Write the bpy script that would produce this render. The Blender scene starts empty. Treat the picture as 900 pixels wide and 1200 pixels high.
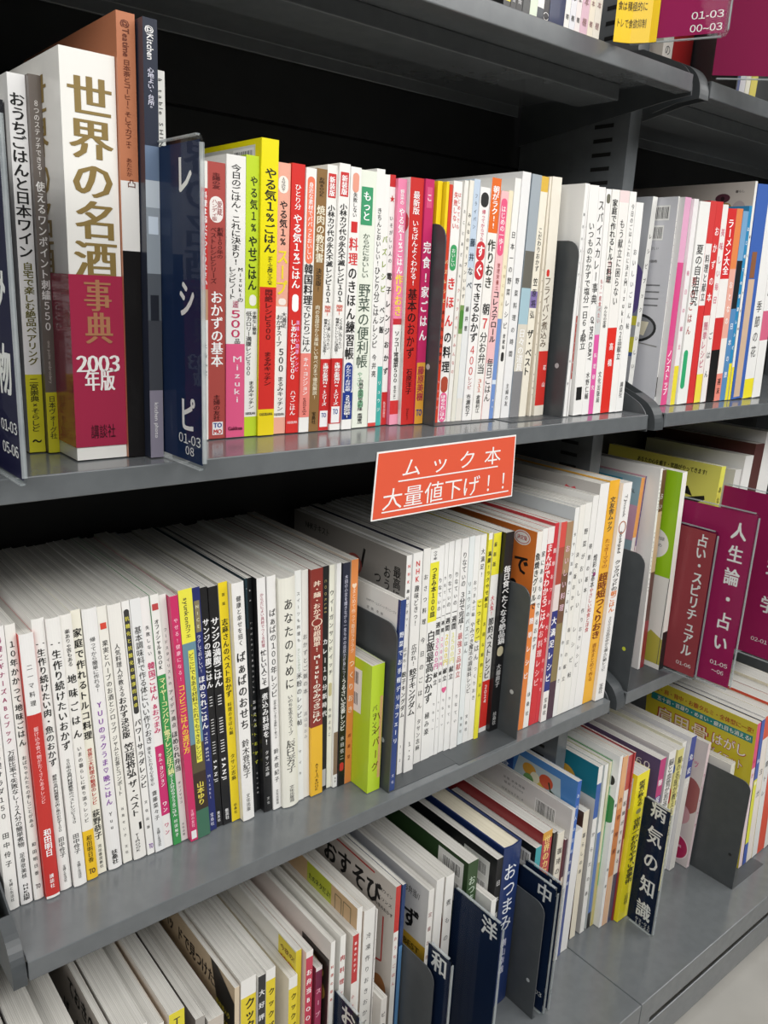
import bpy, math, random
from mathutils import Vector, Matrix
random.seed(7)
S = bpy.context.scene
COL = S.collection

# ------------------------------------------------------------------ camera
F = 965.486
RX = Vector((0.77424272, -0.63107139, 0.04792813))
UP = Vector((0.13034292, 0.23310249, 0.96367731))
FW = Vector((0.61932134, 0.73987305, -0.26273359))
cd = bpy.data.cameras.new('camera')
cam = bpy.data.objects.new('camera', cd)
COL.objects.link(cam)
cd.sensor_fit = 'VERTICAL'
cd.sensor_height = 24.0
cd.lens = F / 1200.0 * 24.0
cd.clip_start = 0.02
cam.matrix_world = Matrix(((RX.x, UP.x, -FW.x, 0), (RX.y, UP.y, -FW.y, 0), (RX.z, UP.z, -FW.z, 0), (0, 0, 0, 1)))
S.camera = cam

# ------------------------------------------------------------------ light, world, exposure
W = bpy.data.worlds.new('world')
S.world = W
W.use_nodes = True
W.node_tree.nodes['Background'].inputs[0].default_value = (1.0, 0.99, 0.97, 1)
W.node_tree.nodes['Background'].inputs[1].default_value = 0.025


def area(name, loc, target, sx, sy, power, col=(1, 0.985, 0.96)):
    l = bpy.data.lights.new(name, 'AREA')
    l.shape = 'RECTANGLE'
    l.size = sx
    l.size_y = sy
    l.energy = power
    l.color = col
    o = bpy.data.objects.new(name, l)
    COL.objects.link(o)
    o.location = loc
    o.rotation_euler = (Vector(target) - Vector(loc)).to_track_quat('-Z', 'Y').to_euler()
    return o


area('ceiling_lamp', (-1.6, -1.0, 1.36), (0.0, 0.4, -0.6), 2.2, 1.1, 40)
area('ceiling_lamp', (0.8, -0.95, 1.36), (0.8, -0.1, -0.9), 2.2, 1.1, 38)
area('ceiling_lamp', (3.1, -0.95, 1.36), (2.8, -0.1, -0.9), 2.2, 1.1, 36)
S.view_settings.view_transform = 'Standard'
S.view_settings.look = 'None'
S.view_settings.gamma = 1
S.view_settings.use_curve_mapping = False
S.view_settings.exposure = 0.26


# ------------------------------------------------------------------ pixel -> place helpers
def ray(u, v):
    return RX * ((u - 450) / F) - UP * ((v - 600) / F) + FW


def at_z(u, v, z):
    d = ray(u, v)
    return d * (z / d.z)


def at_y(u, v, y):
    d = ray(u, v)
    return d * (y / d.y)


def x_at(u, y, z):
    """x on the line (y, z) whose image column is u"""
    k = (u - 450) / F
    # (x*RX.x + c1)/(x*FW.x + c2) = k
    c1 = y * RX.y + z * RX.z
    c2 = y * FW.y + z * FW.z
    return (k * c2 - c1) / (RX.x - k * FW.x)


# ------------------------------------------------------------------ materials
def lin(c):
    c = c / 255.0
    return c / 12.92 if c <= 0.04045 else ((c + 0.055) / 1.055) ** 2.4


def hexrgb(h):
    if len(h) == 3:
        h = h[0] * 2 + h[1] * 2 + h[2] * 2
    return tuple(lin(int(h[i:i + 2], 16)) for i in (0, 2, 4))


MC = {}


def flat(h, rough=0.38, coat=0.0, kind='print', spec=0.5):
    key = (h, rough, coat, kind, spec)
    if key in MC:
        return MC[key]
    m = bpy.data.materials.new(kind + '_' + h)
    m.use_nodes = True
    b = m.node_tree.nodes['Principled BSDF']
    b.inputs['Base Color'].default_value = hexrgb(h) + (1,)
    b.inputs['Roughness'].default_value = rough
    b.inputs['Coat Weight'].default_value = coat
    b.inputs['Specular IOR Level'].default_value = spec
    MC[key] = m
    return m


def noise_mat(name, c1, c2, scale, rough, metal=0.0, bump=0.0, vec_scale=(1, 1, 1), detail=3, spec=0.5, coords='Object'):
    m = bpy.data.materials.new(name)
    m.use_nodes = True
    nt = m.node_tree
    b = nt.nodes['Principled BSDF']
    tc = nt.nodes.new('ShaderNodeTexCoord')
    mp = nt.nodes.new('ShaderNodeMapping')
    mp.inputs['Scale'].default_value = vec_scale
    nz = nt.nodes.new('ShaderNodeTexNoise')
    nz.inputs['Scale'].default_value = scale
    nz.inputs['Detail'].default_value = detail
    rp = nt.nodes.new('ShaderNodeValToRGB')
    rp.color_ramp.elements[0].position = 0.35
    rp.color_ramp.elements[1].position = 0.65
    rp.color_ramp.elements[0].color = hexrgb(c1) + (1,)
    rp.color_ramp.elements[1].color = hexrgb(c2) + (1,)
    nt.links.new(tc.outputs[coords], mp.inputs[0])
    nt.links.new(mp.outputs[0], nz.inputs['Vector'])
    nt.links.new(nz.outputs['Fac'], rp.inputs[0])
    nt.links.new(rp.outputs[0], b.inputs['Base Color'])
    b.inputs['Roughness'].default_value = rough
    b.inputs['Metallic'].default_value = metal
    b.inputs['Specular IOR Level'].default_value = spec
    if bump:
        bp = nt.nodes.new('ShaderNodeBump')
        bp.inputs['Strength'].default_value = bump
        bp.inputs['Distance'].default_value = 0.001
        nt.links.new(nz.outputs['Fac'], bp.inputs['Height'])
        nt.links.new(bp.outputs[0], b.inputs['Normal'])
    return m


STEEL = noise_mat('grey_painted_steel', '63676a', '686c6f', 60, 0.19, spec=0.6)
STEEL_SHADE = noise_mat('shaded_recess_steel', '2a2c2e', '2e3032', 40, 0.45)  # dark copy of the shelf steel, shade put into its colour
PLATE = noise_mat('charcoal_and_shaded_steel', '43474a', '484c4f', 50, 0.42)  # the bookends' charcoal; on end brackets it paints shade over shelf steel
BACK = noise_mat('black_back_panel', '242526', '28292a', 30, 0.5)
FLOOR = noise_mat('pale_floor', '9a9893', 'a6a49f', 6, 0.35)
PAGE = noise_mat('page_edges', 'b4b2ac', 'd8d6d0', 1.0, 0.75, vec_scale=(1500, 3, 3), bump=0.5, detail=2)
PAGE_C = noise_mat('cream_page_edges', 'd8d0b8', 'ece4cf', 1.0, 0.75, vec_scale=(1500, 3, 3), bump=0.5, detail=2)
SLOT = flat('080808', 0.8, kind='slot')


def acrylic():
    m = bpy.data.materials.new('clear_acrylic')
    m.use_nodes = True
    nt = m.node_tree
    nt.nodes.clear()
    out = nt.nodes.new('ShaderNodeOutputMaterial')
    tr = nt.nodes.new('ShaderNodeBsdfTransparent')
    tr.inputs[0].default_value = (0.95, 0.96, 0.96, 1)
    gl = nt.nodes.new('ShaderNodeBsdfGlossy')
    gl.inputs['Roughness'].default_value = 0.03
    ge = nt.nodes.new('ShaderNodeNewGeometry')
    fr = nt.nodes.new('ShaderNodeFresnel')
    fr.inputs[0].default_value = 1.3
    sb = nt.nodes.new('ShaderNodeMath')
    sb.operation = 'SUBTRACT'
    sb.inputs[0].default_value = 1.0
    mu = nt.nodes.new('ShaderNodeMath')
    mu.operation = 'MULTIPLY'
    mx = nt.nodes.new('ShaderNodeMixShader')
    nt.links.new(ge.outputs['Backfacing'], sb.inputs[1])
    nt.links.new(fr.outputs[0], mu.inputs[0])
    nt.links.new(sb.outputs[0], mu.inputs[1])
    hv = nt.nodes.new('ShaderNodeMath')
    hv.operation = 'MULTIPLY'
    hv.inputs[1].default_value = 0.6
    nt.links.new(mu.outputs[0], hv.inputs[0])
    nt.links.new(hv.outputs[0], mx.inputs[0])
    nt.links.new(tr.outputs[0], mx.inputs[1])
    nt.links.new(gl.outputs[0], mx.inputs[2])
    nt.links.new(mx.outputs[0], out.inputs[0])
    return m


ACRYL = acrylic()
EDGE = noise_mat('acrylic_edge', 'b4bcc0', 'c8ced0', 40, 0.2)
EDGE.node_tree.nodes['Principled BSDF'].inputs['Alpha'].default_value = 0.45

# ------------------------------------------------------------------ glyphs
GC = {}


def glyph(ch, w):
    key = ch
    if key in GC:
        return GC[key]
    c = bpy.data.curves.new('g', 'FONT')
    c.body = chr(0xFF10 + int(ch)) if ch in '0123456789' else ch
    c.size = 1.0
    c.resolution_u = 2
    o = bpy.data.objects.new('g', c)
    me = bpy.data.meshes.new_from_object(o)
    vs = [(v.co.x, v.co.y) for v in me.vertices]
    fs = [tuple(p.vertices) for p in me.polygons]
    bpy.data.objects.remove(o)
    bpy.data.curves.remove(c)
    bpy.data.meshes.remove(me)
    if vs:
        x0 = min(v[0] for v in vs); x1 = max(v[0] for v in vs)
        wide = ord(ch) > 0x2e80
        adv = 1.0 if wide else (x1 - x0) + 0.08
        if wide:                       # centre the em box (baseline -.12 .. .88)
            vs = [(v[0] - 0.5, v[1] - 0.37) for v in vs]
            cx = 0.5 * (x0 + x1) - 0.5
            if abs(cx) < 0.12 or ch not in '、。っゃゅょッャュョ':
                vs = [(v[0] - cx, v[1]) for v in vs]
        else:
            cx = 0.5 * (x0 + x1)
            vs = [((v[0] - cx), (v[1] - 0.36)) for v in vs]
    else:
        adv = 0.35
    GC[key] = (vs, fs, adv)
    return GC[key]


HEAVY = {1: ((-0.009, 0.003), (0.009, -0.003)), 2: ((-0.024, 0.008), (0, 0), (0.024, -0.008)), 3: ((-0.026, -0.016), (0.026, -0.016), (-0.026, 0.016), (0.026, 0.016)), 5: ((-0.032, 0), (-0.011, 0), (0.011, 0), (0.032, 0))}


def emit(mb, V, Fc, fn, mat, wt, size):
    """print flat lettering; fn(x, y, lift) gives the place"""
    for k, (dx, dy) in enumerate(HEAVY.get(wt, HEAVY[1])):
        mb.add([fn(x + dx * size, y + dy * size, k * 0.00003) for x, y in V], Fc, mat)


ROT = 'ー〜～（）()「」【】―-~…'


def vtext(txt, height, size, w, sx=1.0):
    """vertical run, top at 0 going to -height, centred on x=0 -> verts, faces (2-D)"""
    V, Fc = [], []
    n = len(txt)
    pitch = height / n
    for i, ch in enumerate(txt):
        if ch in ' 　':
            continue
        vs, fs, adv = glyph(ch, w)
        cy = -(i + 0.5) * pitch
        gh = min(size * 1.15, pitch * 1.04)
        gw = size * sx
        b = len(V)
        for x, y in vs:
            if ch in ROT:
                x, y = y, -x
            if ch in '、。':
                x, y = x + 0.3, y + 0.45
            V.append((x * gw, cy + y * gh))
        Fc += [tuple(k + b for k in f) for f in fs]
    return V, Fc


def htext(txt, width, size, w):
    """horizontal run centred on 0,0 and squeezed into width"""
    V, Fc = [], []
    adv = [glyph(c, w)[2] for c in txt]
    tot = sum(adv)
    k = width / tot
    x = -width / 2
    for ch, a in zip(txt, adv):
        if ch not in ' 　':
            vs, fs, _ = glyph(ch, w)
            b = len(V)
            V += [(x + a * k / 2 + p * min(k, size * 1.25), q * size) for p, q in vs]
            Fc += [tuple(i + b for i in f) for f in fs]
        x += a * k
    return V, Fc


# ------------------------------------------------------------------ mesh collector
class MB:
    def __init__(s):
        s.v = []; s.f = []; s.mi = []; s.mats = []; s.map = {}

    def mat(s, m):
        if m.name not in s.map:
            s.map[m.name] = len(s.mats)
            s.mats.append(m)
        return s.map[m.name]

    def add(s, vs, fs, m):
        b = len(s.v)
        s.v += [tuple(p) for p in vs]
        k = s.mat(m)
        for f in fs:
            s.f.append(tuple(i + b for i in f))
            s.mi.append(k)

    def box(s, a, b, m):
        (x0, y0, z0), (x1, y1, z1) = a, b
        vs = [(x0, y0, z0), (x1, y0, z0), (x1, y1, z0), (x0, y1, z0), (x0, y0, z1), (x1, y0, z1), (x1, y1, z1), (x0, y1, z1)]
        s.add(vs, [(3, 2, 1, 0), (4, 5, 6, 7), (0, 1, 5, 4), (1, 2, 6, 5), (2, 3, 7, 6), (3, 0, 4, 7)], m)

    def prism(s, poly, t0, t1, fn, m):
        """poly (a,b) list ccw; fn(a,b,t) -> xyz"""
        n = len(poly)
        vs = [fn(a, b, t0) for a, b in poly] + [fn(a, b, t1) for a, b in poly]
        fs = [tuple(range(n))[::-1], tuple(range(n, 2 * n))] + [(i, (i + 1) % n, n + (i + 1) % n, n + i) for i in range(n)]
        s.add(vs, fs, m)

    def build(s, name, parent=None, bevel=0.0):
        me = bpy.data.meshes.new(name)
        me.from_pydata(s.v, [], s.f)
        for m in s.mats:
            me.materials.append(m)
        me.polygons.foreach_set('material_index', s.mi)
        me.update()
        o = bpy.data.objects.new(name, me)
        COL.objects.link(o)
        if parent:
            o.parent = parent
        if bevel:
            md = o.modifiers.new('bevel', 'BEVEL')
            md.width = bevel
            md.segments = 2
            md.limit_method = 'ANGLE'
        return o


def empty(name, loc=(0, 0, 0), rz=0):
    o = bpy.data.objects.new(name, None)
    COL.objects.link(o)
    o.location = loc
    o.rotation_euler = (0, 0, rz)
    o.empty_display_size = 0.02
    return o


USED = {}


def tag(o, label=None, cat=None, group=None, kind=None):
    if label:
        n = len(label.split())
        if n > 16 or n < 4:
            print('LABEL LENGTH', n, label)
        if label in USED:
            print('LABEL TWICE', label)
        USED[label] = 1
        o['label'] = label
    if cat: o['category'] = cat
    if group: o['group'] = group
    if kind: o['kind'] = kind
    return o


def rounded(a0, b0, a1, b1, r, corners='1111', n=5):
    """ccw rounded rectangle; corners: bl br tr tl"""
    P = []
    for k, (ca, cb, s) in enumerate(((a0, b0, 180), (a1, b0, 270), (a1, b1, 0), (a0, b1, 90))):
        if corners[k] == '0':
            P.append((ca, cb))
            continue
        oa = ca + (r if k in (0, 3) else -r)
        ob = cb + (r if k in (0, 1) else -r)
        for i in range(n + 1):
            t = math.radians(s + 90 * i / n)
            P.append((oa + r * math.cos(t), ob + r * math.sin(t)))
    return P


# ------------------------------------------------------------------ the setting and the shelving
D = 0.57
Z1, Z2, ZB, ZT = -0.135, -0.5225, -0.969, 0.2435
ZF = -1.088
BACKY = 0.833
XL0, XL1, XR0, XR1 = 0.137, 0.892, 0.929, 1.684
YB = 0.4731

fl = MB()
fl.box((-2.5, -3.0, ZF - 0.05), (5.0, 2.5, ZF), FLOOR)
tag(fl.build('floor'), kind='structure')
fl = MB()
fl.box((-2.5, 0.90, ZF), (5.0, 0.95, 1.80), flat('d8d6d0', 0.7, kind='plaster'))
tag(fl.build('wall_back'), kind='structure')
fl = MB()
fl.box((-2.5, -3.0, 1.78), (5.0, 0.95, 1.83), flat('dcdad6', 0.8, kind='plaster'))
tag(fl.build('ceiling'), kind='structure')


def shelf_board(x0, x1, z):
    b = MB()
    ya, yb = D, BACKY - 0.004
    P = [(ya, z), (ya, z - 0.018), (ya + 0.020, z - 0.018), (ya + 0.020, z - 0.0155), (ya + 0.003, z - 0.0155), (ya + 0.003, z - 0.0025),
         (yb - 0.003, z - 0.0025), (yb - 0.003, z - 0.016), (yb, z - 0.016), (yb, z)]
    b.prism(P, x0, x1, lambda a, c, t: (t, a, c), STEEL)
    o = b.build('shelf_board', None, 0.0009)
    b = MB()
    b.box((x0 + 0.02, 0.652, z - 0.020), (x1 - 0.02, 0.712, z - 0.0027), STEEL)
    b.build('stiffener', o, 0.001)
    return o


def bracket(x0, x1, z, face=None, yend=None):
    """end bracket: a plate that rises from the lip to the back, its front corner rounded; face = start of its folded front"""
    b = MB()
    ye = yend or BACKY - 0.01
    up = 0.055 if not yend else 0.040
    dn = 0.052 if not yend else 0.034
    low = [(D + 0.001, z - 0.021), (D + 0.03, z - 0.023)]
    arc = [(0.605, z + 0.0215)]
    for i in range(9):
        t = math.radians(115 + 65 * i / 8)
        arc.append((D + 0.001 + 0.034 + 0.034 * math.cos(t), z - 0.016 + 0.034 * math.sin(t)))
    P = low + [(ye, z - dn), (ye, z + up), (0.64, z + 0.036)] + arc
    b.prism(P, x0, x1, lambda a, c, t: (t, a, c), PLATE)  # darker than the boards: side shade painted into the bracket colour
    if face is not None:
        off = [(a + 0.0022, c - 0.0012) for a, c in arc]
        Q = [(D + 0.001, z - 0.021), (D + 0.0035, z - 0.021)] + off[::-1] + arc
        b.prism(Q, face, x0, lambda a, c, t: (t, a, c), PLATE)
        b.prism(low + [(0.63, z - 0.03), (0.63, z + 0.03)] + arc if yend else P, face - 0.0008, face, lambda a, c, t: (t, a, c), PLATE)
    return b.build('end_bracket')


def upright(x0, x1):
    b = MB()
    b.box((x0, 0.657, ZB + 0.001), (x1, BACKY - 0.002, 0.75), STEEL)
    z = ZB + 0.05
    while z < 0.7:
        b.box((x0 - 0.0006, 0.680, z), (x0 + 0.0004, 0.708, z + 0.0045), SLOT)
        b.box((x1 - 0.0004, 0.680, z), (x1 + 0.0006, 0.708, z + 0.0045), SLOT)
        z += 0.0165
    return b.build('upright_post')


def unit(x0, x1, label, posts):
    u = empty('shelving_unit', ((x0 + x1) / 2, BACKY, ZF))
    inv = Matrix.Translation(-Vector(u.location))
    parts = []
    b = MB()
    xa, xb = x0 - 0.0078, x1 + 0.0282
    P = [(YB, ZB), (YB, ZB - 0.040), (YB + 0.004, ZB - 0.040), (YB + 0.004, ZB - 0.020), (BACKY, ZB - 0.020), (BACKY, ZB)]
    b.prism(P, xa, xb, lambda a, c, t: (t, a, c), STEEL)
    b.box((xa, YB + 0.06, ZB - 0.0405), (xb, BACKY, ZB - 0.0202), STEEL_SHADE)  # dark backing paints the shade inside the slot
    b.box((xa, YB + 0.06, ZF + 0.0005), (xb, BACKY, ZB - 0.0405), STEEL_SHADE)  # kick recess, its shade painted in with the same dark tone
    parts.append(b.build('base_deck', None, 0.0012))
    b = MB()
    b.box((xa, YB + 0.0003, ZB - 0.104), (xb, YB + 0.0035, ZB - 0.0525), STEEL)
    b.box((xa, YB + 0.0006, ZB - 0.0520), (xa + 0.030, YB + 0.0034, ZB - 0.0405), STEEL)
    parts.append(b.build('plinth_panel', None, 0.0015))
    b = MB()
    b.box((x0 - 0.0078, BACKY, ZB + 0.001), (x1 + 0.0282, BACKY + 0.003, 0.1635), BACK)
    b.box((x0 - 0.0078, BACKY, 0.1665), (x1 + 0.0282, BACKY + 0.003, 0.75), BACK)
    b.box((x0 - 0.0078, BACKY + 0.0032, ZB), (x1 + 0.0282, BACKY + 0.0045, 0.75), SLOT)
    parts.append(b.build('back_panel'))
    for z in (ZT, Z1, Z2):
        parts.append(shelf_board(x0 + 0.0005, x1 - 0.0005, z))
        parts.append(bracket(x1 + 0.0005, x1 + 0.0022, z))
        parts.append(bracket(x0 - 0.0022, x0 - 0.0005, z, x0 - (0.0185 if x0 > 0.5 else 0.0105), 0.655 if x0 > 0.5 else None))
    for p in posts:
        parts.append(upright(p, p + 0.022))
    for p in parts:
        p.parent = u
        p.matrix_parent_inverse = inv
    tag(u, label, 'bookshelf', 'steel shelving units side by side')


unit(XL0, XL1, 'grey steel shelving unit on the left, with the red notice on its shelf edge', (XL0 - 0.0385, XL1 + 0.0135))
unit(XR0, XR1, 'grey steel shelving unit on the right, holding the maroon divider signs', (XR1 + 0.0190,))

# ------------------------------------------------------------------ books
ROWS = {}
DEBUG = []


class Book:
    pass


def parse(line, row):
    f = [t.strip() for t in line.split('#')]
    while len(f) < 5:
        f.append('')
    b = Book()
    b.kind = 'book'
    b.depth = row['depth']
    b.r = row.get('r', 0.0)
    b.hard = False
    b.page = PAGE
    tok = f[0].split()
    num = []
    b.hidden = False
    b.fy = b.fl = None
    for t in tok:
        if t == 'T': b.hidden = True
        elif t[0] == 'd': b.depth = float(t[1:])
        elif t[0] == 'r': b.r = float(t[1:]) / 1000
        elif t[0] == 'l': b.fl = float(t[1:])
        elif t[0] == 'y': b.fy = float(t[1:])
        elif t == 'h': b.hard = True
        elif t == 'c': b.page = PAGE_C
        elif t == 'M': b.kind = 'magazine'
        else: num.append(float(t))
    z = row['z']
    b.z = z
    if not b.hidden:
        ub, vb, ur, ut, vt = num
        p = at_z(ub, vb, z)
        b.y = b.fy or row.get('y') or p.y
        b.x0 = x_at(ub, b.y, z)
        x1 = x_at(ur, b.y, z)
        t = at_y(ut, vt, b.y)
        b.lean = math.atan2(t.x - b.x0, t.z - z)
        b.h = math.hypot(t.x - b.x0, t.z - z)
        b.w = (x1 - b.x0)
    else:
        y, lean, ut, vt, ur = num
        b.y = y
        b.lean = math.radians(lean)
        t = at_y(ut, vt, y)
        b.h = (t.z - z) / math.cos(b.lean)
        b.x0 = t.x - b.h * math.sin(b.lean)
        b.w = x_at(ur, y, t.z) - t.x
    b.depth = min(b.depth, 0.8255 - b.y)
    b.cover = f[1] or 'eeeeea'
    b.segs = f[2]
    b.label = f[3]
    b.texts = f[4]
    b.decals = []
    return b


def spine_y(b, x):
    """bulge of the spine towards the reader at x (0..w)"""
    if b.r <= 0: return 0.0
    k = 2 * x / b.w - 1
    return -b.r * (1 - k * k)


def make_book(b, suffix, group=None):
    w, h, d, r = b.w, b.h, b.depth, b.r
    t = 0.0022 if b.hard else min(0.0004, w * 0.12)
    cov = flat(b.cover, 0.35, 0.15)
    root = empty(b.kind)
    m, sp, bands = MB(), MB(), []
    n = 6 if r > 0 else (2 if w > 0.006 else 1)
    # outline of the cover seen from above: a U open at the fore-edge
    outer = [(0, d)] + [(w * i / n, spine_y(b, w * i / n)) for i in range(n + 1)] + [(w, d)]
    inner = [(w - t, d)] + [(w - t - (w - 2 * t) * i / n, max(spine_y(b, w * (1 - i / n)), -r) + t) for i in range(n + 1)] + [(t, d)]
    no, ni = len(outer), len(inner)
    segs = []
    if b.segs:
        for sgm in b.segs.split():
            c, fr = sgm.split('@')
            segs.append((float(fr.rstrip('*')), c, fr.endswith('*')))
    if not segs or segs[0][0] > 0:
        segs.insert(0, (0.0, b.cover, False))
    cuts = [h * (1 - s_[0]) for s_ in segs] + [0.0]
    for k, (fr, c, band) in enumerate(segs):
        zt, zb = cuts[k], cuts[k + 1]
        mt = flat(c, 0.35, 0.15)
        body = flat(b.cover, 0.35, 0.15) if band else mt
        for i in range(1, n + 1):
            a, e = outer[i], outer[i + 1]
            sp.add([(a[0], a[1], zb), (e[0], e[1], zb), (e[0], e[1], zt), (a[0], a[1], zt)], [(0, 1, 2, 3)], body)
        if band:                                  # a loose paper band round spine and covers
            bm_ = MB()
            o_ = 0.00018
            ring = [(-o_ * .6, d - 0.012)] + [(x + (-o_ * .6 if i == 0 else o_ * .6 if i == n else 0), y - o_) for i, (x, y) in enumerate(outer[1:-1])] + [(w + o_ * .6, d - 0.012)]
            for a, e in zip(ring, ring[1:]):
                bm_.add([(a[0], a[1], zb + 2e-4), (e[0], e[1], zb + 2e-4), (e[0], e[1], zt), (a[0], a[1], zt)], [(0, 1, 2, 3)], mt)
            bands.append((1 - zt / h, 1 - zb / h, bm_))
    for a, e in ((outer[0], outer[1]), (outer[-2], outer[-1])):
        m.add([(a[0], a[1], 0), (e[0], e[1], 0), (e[0], e[1], h), (a[0], a[1], h)], [(0, 1, 2, 3)], cov)
    loop = outer + inner
    nl = len(loop)
    for i in range(no - 1, nl):
        a, e = loop[i], loop[(i + 1) % nl]
        m.add([(a[0], a[1], 0), (e[0], e[1], 0), (e[0], e[1], h), (a[0], a[1], h)], [(0, 1, 2, 3)], cov)
    rim = flat('e2e0da' if not b.hard else b.cover, 0.6)
    inn = inner[::-1]
    for zz, dn in ((h, False), (0.0, True)):
        for i in range(no - 1):
            q = [outer[i], outer[i + 1], inn[min(i + 1, ni - 1)], inn[min(i, ni - 1)]]
            q = [(p[0], p[1], zz) for p in q]
            m.add(q if not dn else q[::-1], [(0, 1, 2, 3)], rim)
    # lettering on the spine
    for it in (b.texts.split('|') if b.texts else ()):
        p = it.split(':')
        txt = p[0]
        a, e = float(p[1]), float(p[2])
        xc = float(p[3]) if len(p) > 3 and p[3] else 0.5
        sz = float(p[4]) if len(p) > 4 and p[4] else 0.6
        c = p[5] if len(p) > 5 and p[5] else '222'
        if txt[0] not in '=>^':
            sz = min(sz * 1.16, max(sz, 0.92))
        c = {'222': '1a1a1a', '333': '242424', '444': '2e2e2e', '555': '3c3c3c', '666': '4a4a4a', '777': '585858', '888': '686868', '999': '7c7c7c'}.get(c, c)
        wt = int(p[6]) if len(p) > 6 else 1
        L = (e - a) * h
        if txt[0] == '=':
            hw = sz * w / 2
            P = rounded(-hw, -L, hw, 0, min(hw, L / 2) * (0.98 if 'o' in txt else 0.05))
            V, Fc = P, [tuple(range(len(P)))]
            lift, wt = 0.0001, 1
        elif txt[0] == '>':
            V, Fc = htext(txt[1:], L, sz * w, wt)
            V = [(q, -L / 2 - p_) for p_, q in V]
            lift = 0.0002
        elif txt[0] == '^':
            V, Fc = htext(txt[1:], sz * w, L, wt)
            V = [(p_, q - L / 2) for p_, q in V]
            lift = 0.0002
        else:
            V, Fc = vtext(txt, L, sz * w, wt)
            lift = 0.0002
        tgt = sp
        for f0, f1, bm_ in bands:
            if f0 - 0.005 <= (a + e) / 2 <= f1 + 0.005:
                tgt = bm_
                lift += 0.0002

        def fn(x, y, k, lift=lift, xc=xc, a=a, flat_=txt[0] == '='):
            X = min(max(xc * w + x, 0.02 * w), 0.98 * w)
            return (X, spine_y(b, X) - lift - k, h * (1 - a) + y)
        emit(tgt, V, Fc, fn, flat(c, 0.45), wt, min(sz * w, 2 * L))
    # pictures and print on the left cover
    for dc in b.decals:
        k0 = dc[0]
        if k0 == 'rect':
            _, y0, y1, z0, z1, c = dc
            m.add([(-0.00012, y1, z0), (-0.00012, y0, z0), (-0.00012, y0, z1), (-0.00012, y1, z1)], [(0, 1, 2, 3)], flat(c, 0.35, 0.15))
        elif k0 == 'disc':
            _, yc, zc, ry, rz_, c = dc[:6]
            k = 28
            P = []
            b.nd = getattr(b, 'nd', 0) + 1
            for i in range(k):
                rr = 0.85 if len(dc) > 6 and i % 2 else 1.0
                P.append((-0.00014 - 0.00002 * b.nd, min(max(yc + ry * rr * math.cos(-2 * math.pi * i / k), 0.0005), d), zc + rz_ * rr * math.sin(-2 * math.pi * i / k)))
            m.add(P, [tuple(range(k))], flat(c, 0.35, 0.15))
        elif k0 == 'poly':
            _, P, c = dc
            b.nd = getattr(b, 'nd', 0) + 1
            m.add([(-0.00014 - 0.00002 * b.nd, y, z_) for y, z_ in P], [tuple(range(len(P)))], flat(c, 0.35, 0.15))
        elif k0 == 'bars':
            _, y0, y1, z0, z1 = dc
            rnd = random.Random(int(y0 * 1e5) + int(z0 * 1e5))
            m.add([(-0.0002, y1 + .002, z0 - .002), (-0.0002, y0 - .002, z0 - .002), (-0.0002, y0 - .002, z1 + .002), (-0.0002, y1 + .002, z1 + .002)], [(0, 1, 2, 3)], flat('f0f0ee', 0.5))
            y = y0
            while y < y1:
                ww = rnd.choice((0.0004, 0.0007, 0.001))
                m.add([(-0.0003, y + ww, z0), (-0.0003, y, z0), (-0.0003, y, z1), (-0.0003, y + ww, z1)], [(0, 1, 2, 3)], flat('1a1a1a', 0.5))
                y += ww + rnd.choice((0.0005, 0.0008, 0.0012))
        elif k0 == 'text':                        # reads towards the spine
            _, txt, yc, zc, wd, ht, c, wt = dc
            b.nt = getattr(b, 'nt', 0) + 1
            l0 = 0.00015 + 0.00012 * b.nt
            V, Fc = htext(txt, wd, ht, wt)
            emit(m, V, Fc, lambda x, y, k: (-l0 - k, yc - x, zc + y), flat(c, 0.45), wt, ht)
        elif k0 == 'vtext':
            _, txt, yc, ztop, ln, sz, c, wt = dc
            V, Fc = vtext(txt, ln, sz, wt)
            emit(m, V, Fc, lambda x, y, k: (-0.00018 - k, yc - x, ztop + y), flat(c, 0.45), wt, sz)
    m.build('cover', root)
    sp.build('spine', root)
    for f0, f1, bm_ in bands:
        bm_.build('paper_band', root)
    lift = w * math.sin(b.lean) if b.lean > 0 else 0.0
    root.location = (b.x0, b.y, b.z + lift + 0.0002)
    root.rotation_euler = (0, b.lean, 0)
    g = MB()
    ins = 0.003 if b.hard else 0.0004
    pt = max(0.0002, t)
    back = d - (0.003 if b.hard else 0.0006)
    P = [(pt + 1e-4, back), (pt + 1e-4, t + 0.0004)]
    if r > 0:
        P += [(w * i / n, spine_y(b, w * i / n) + t + 0.0004) for i in range(1, n)]
    P += [(w - pt - 1e-4, t + 0.0004), (w - pt - 1e-4, back)]
    g.prism(P, ins, h - ins, lambda a, c, q: (a, c, q), b.page)
    g.build('pages', root)
    b.obj = root
    tag(root, (b.label + ' ' + suffix).strip(), b.kind, group)
    return root



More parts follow.
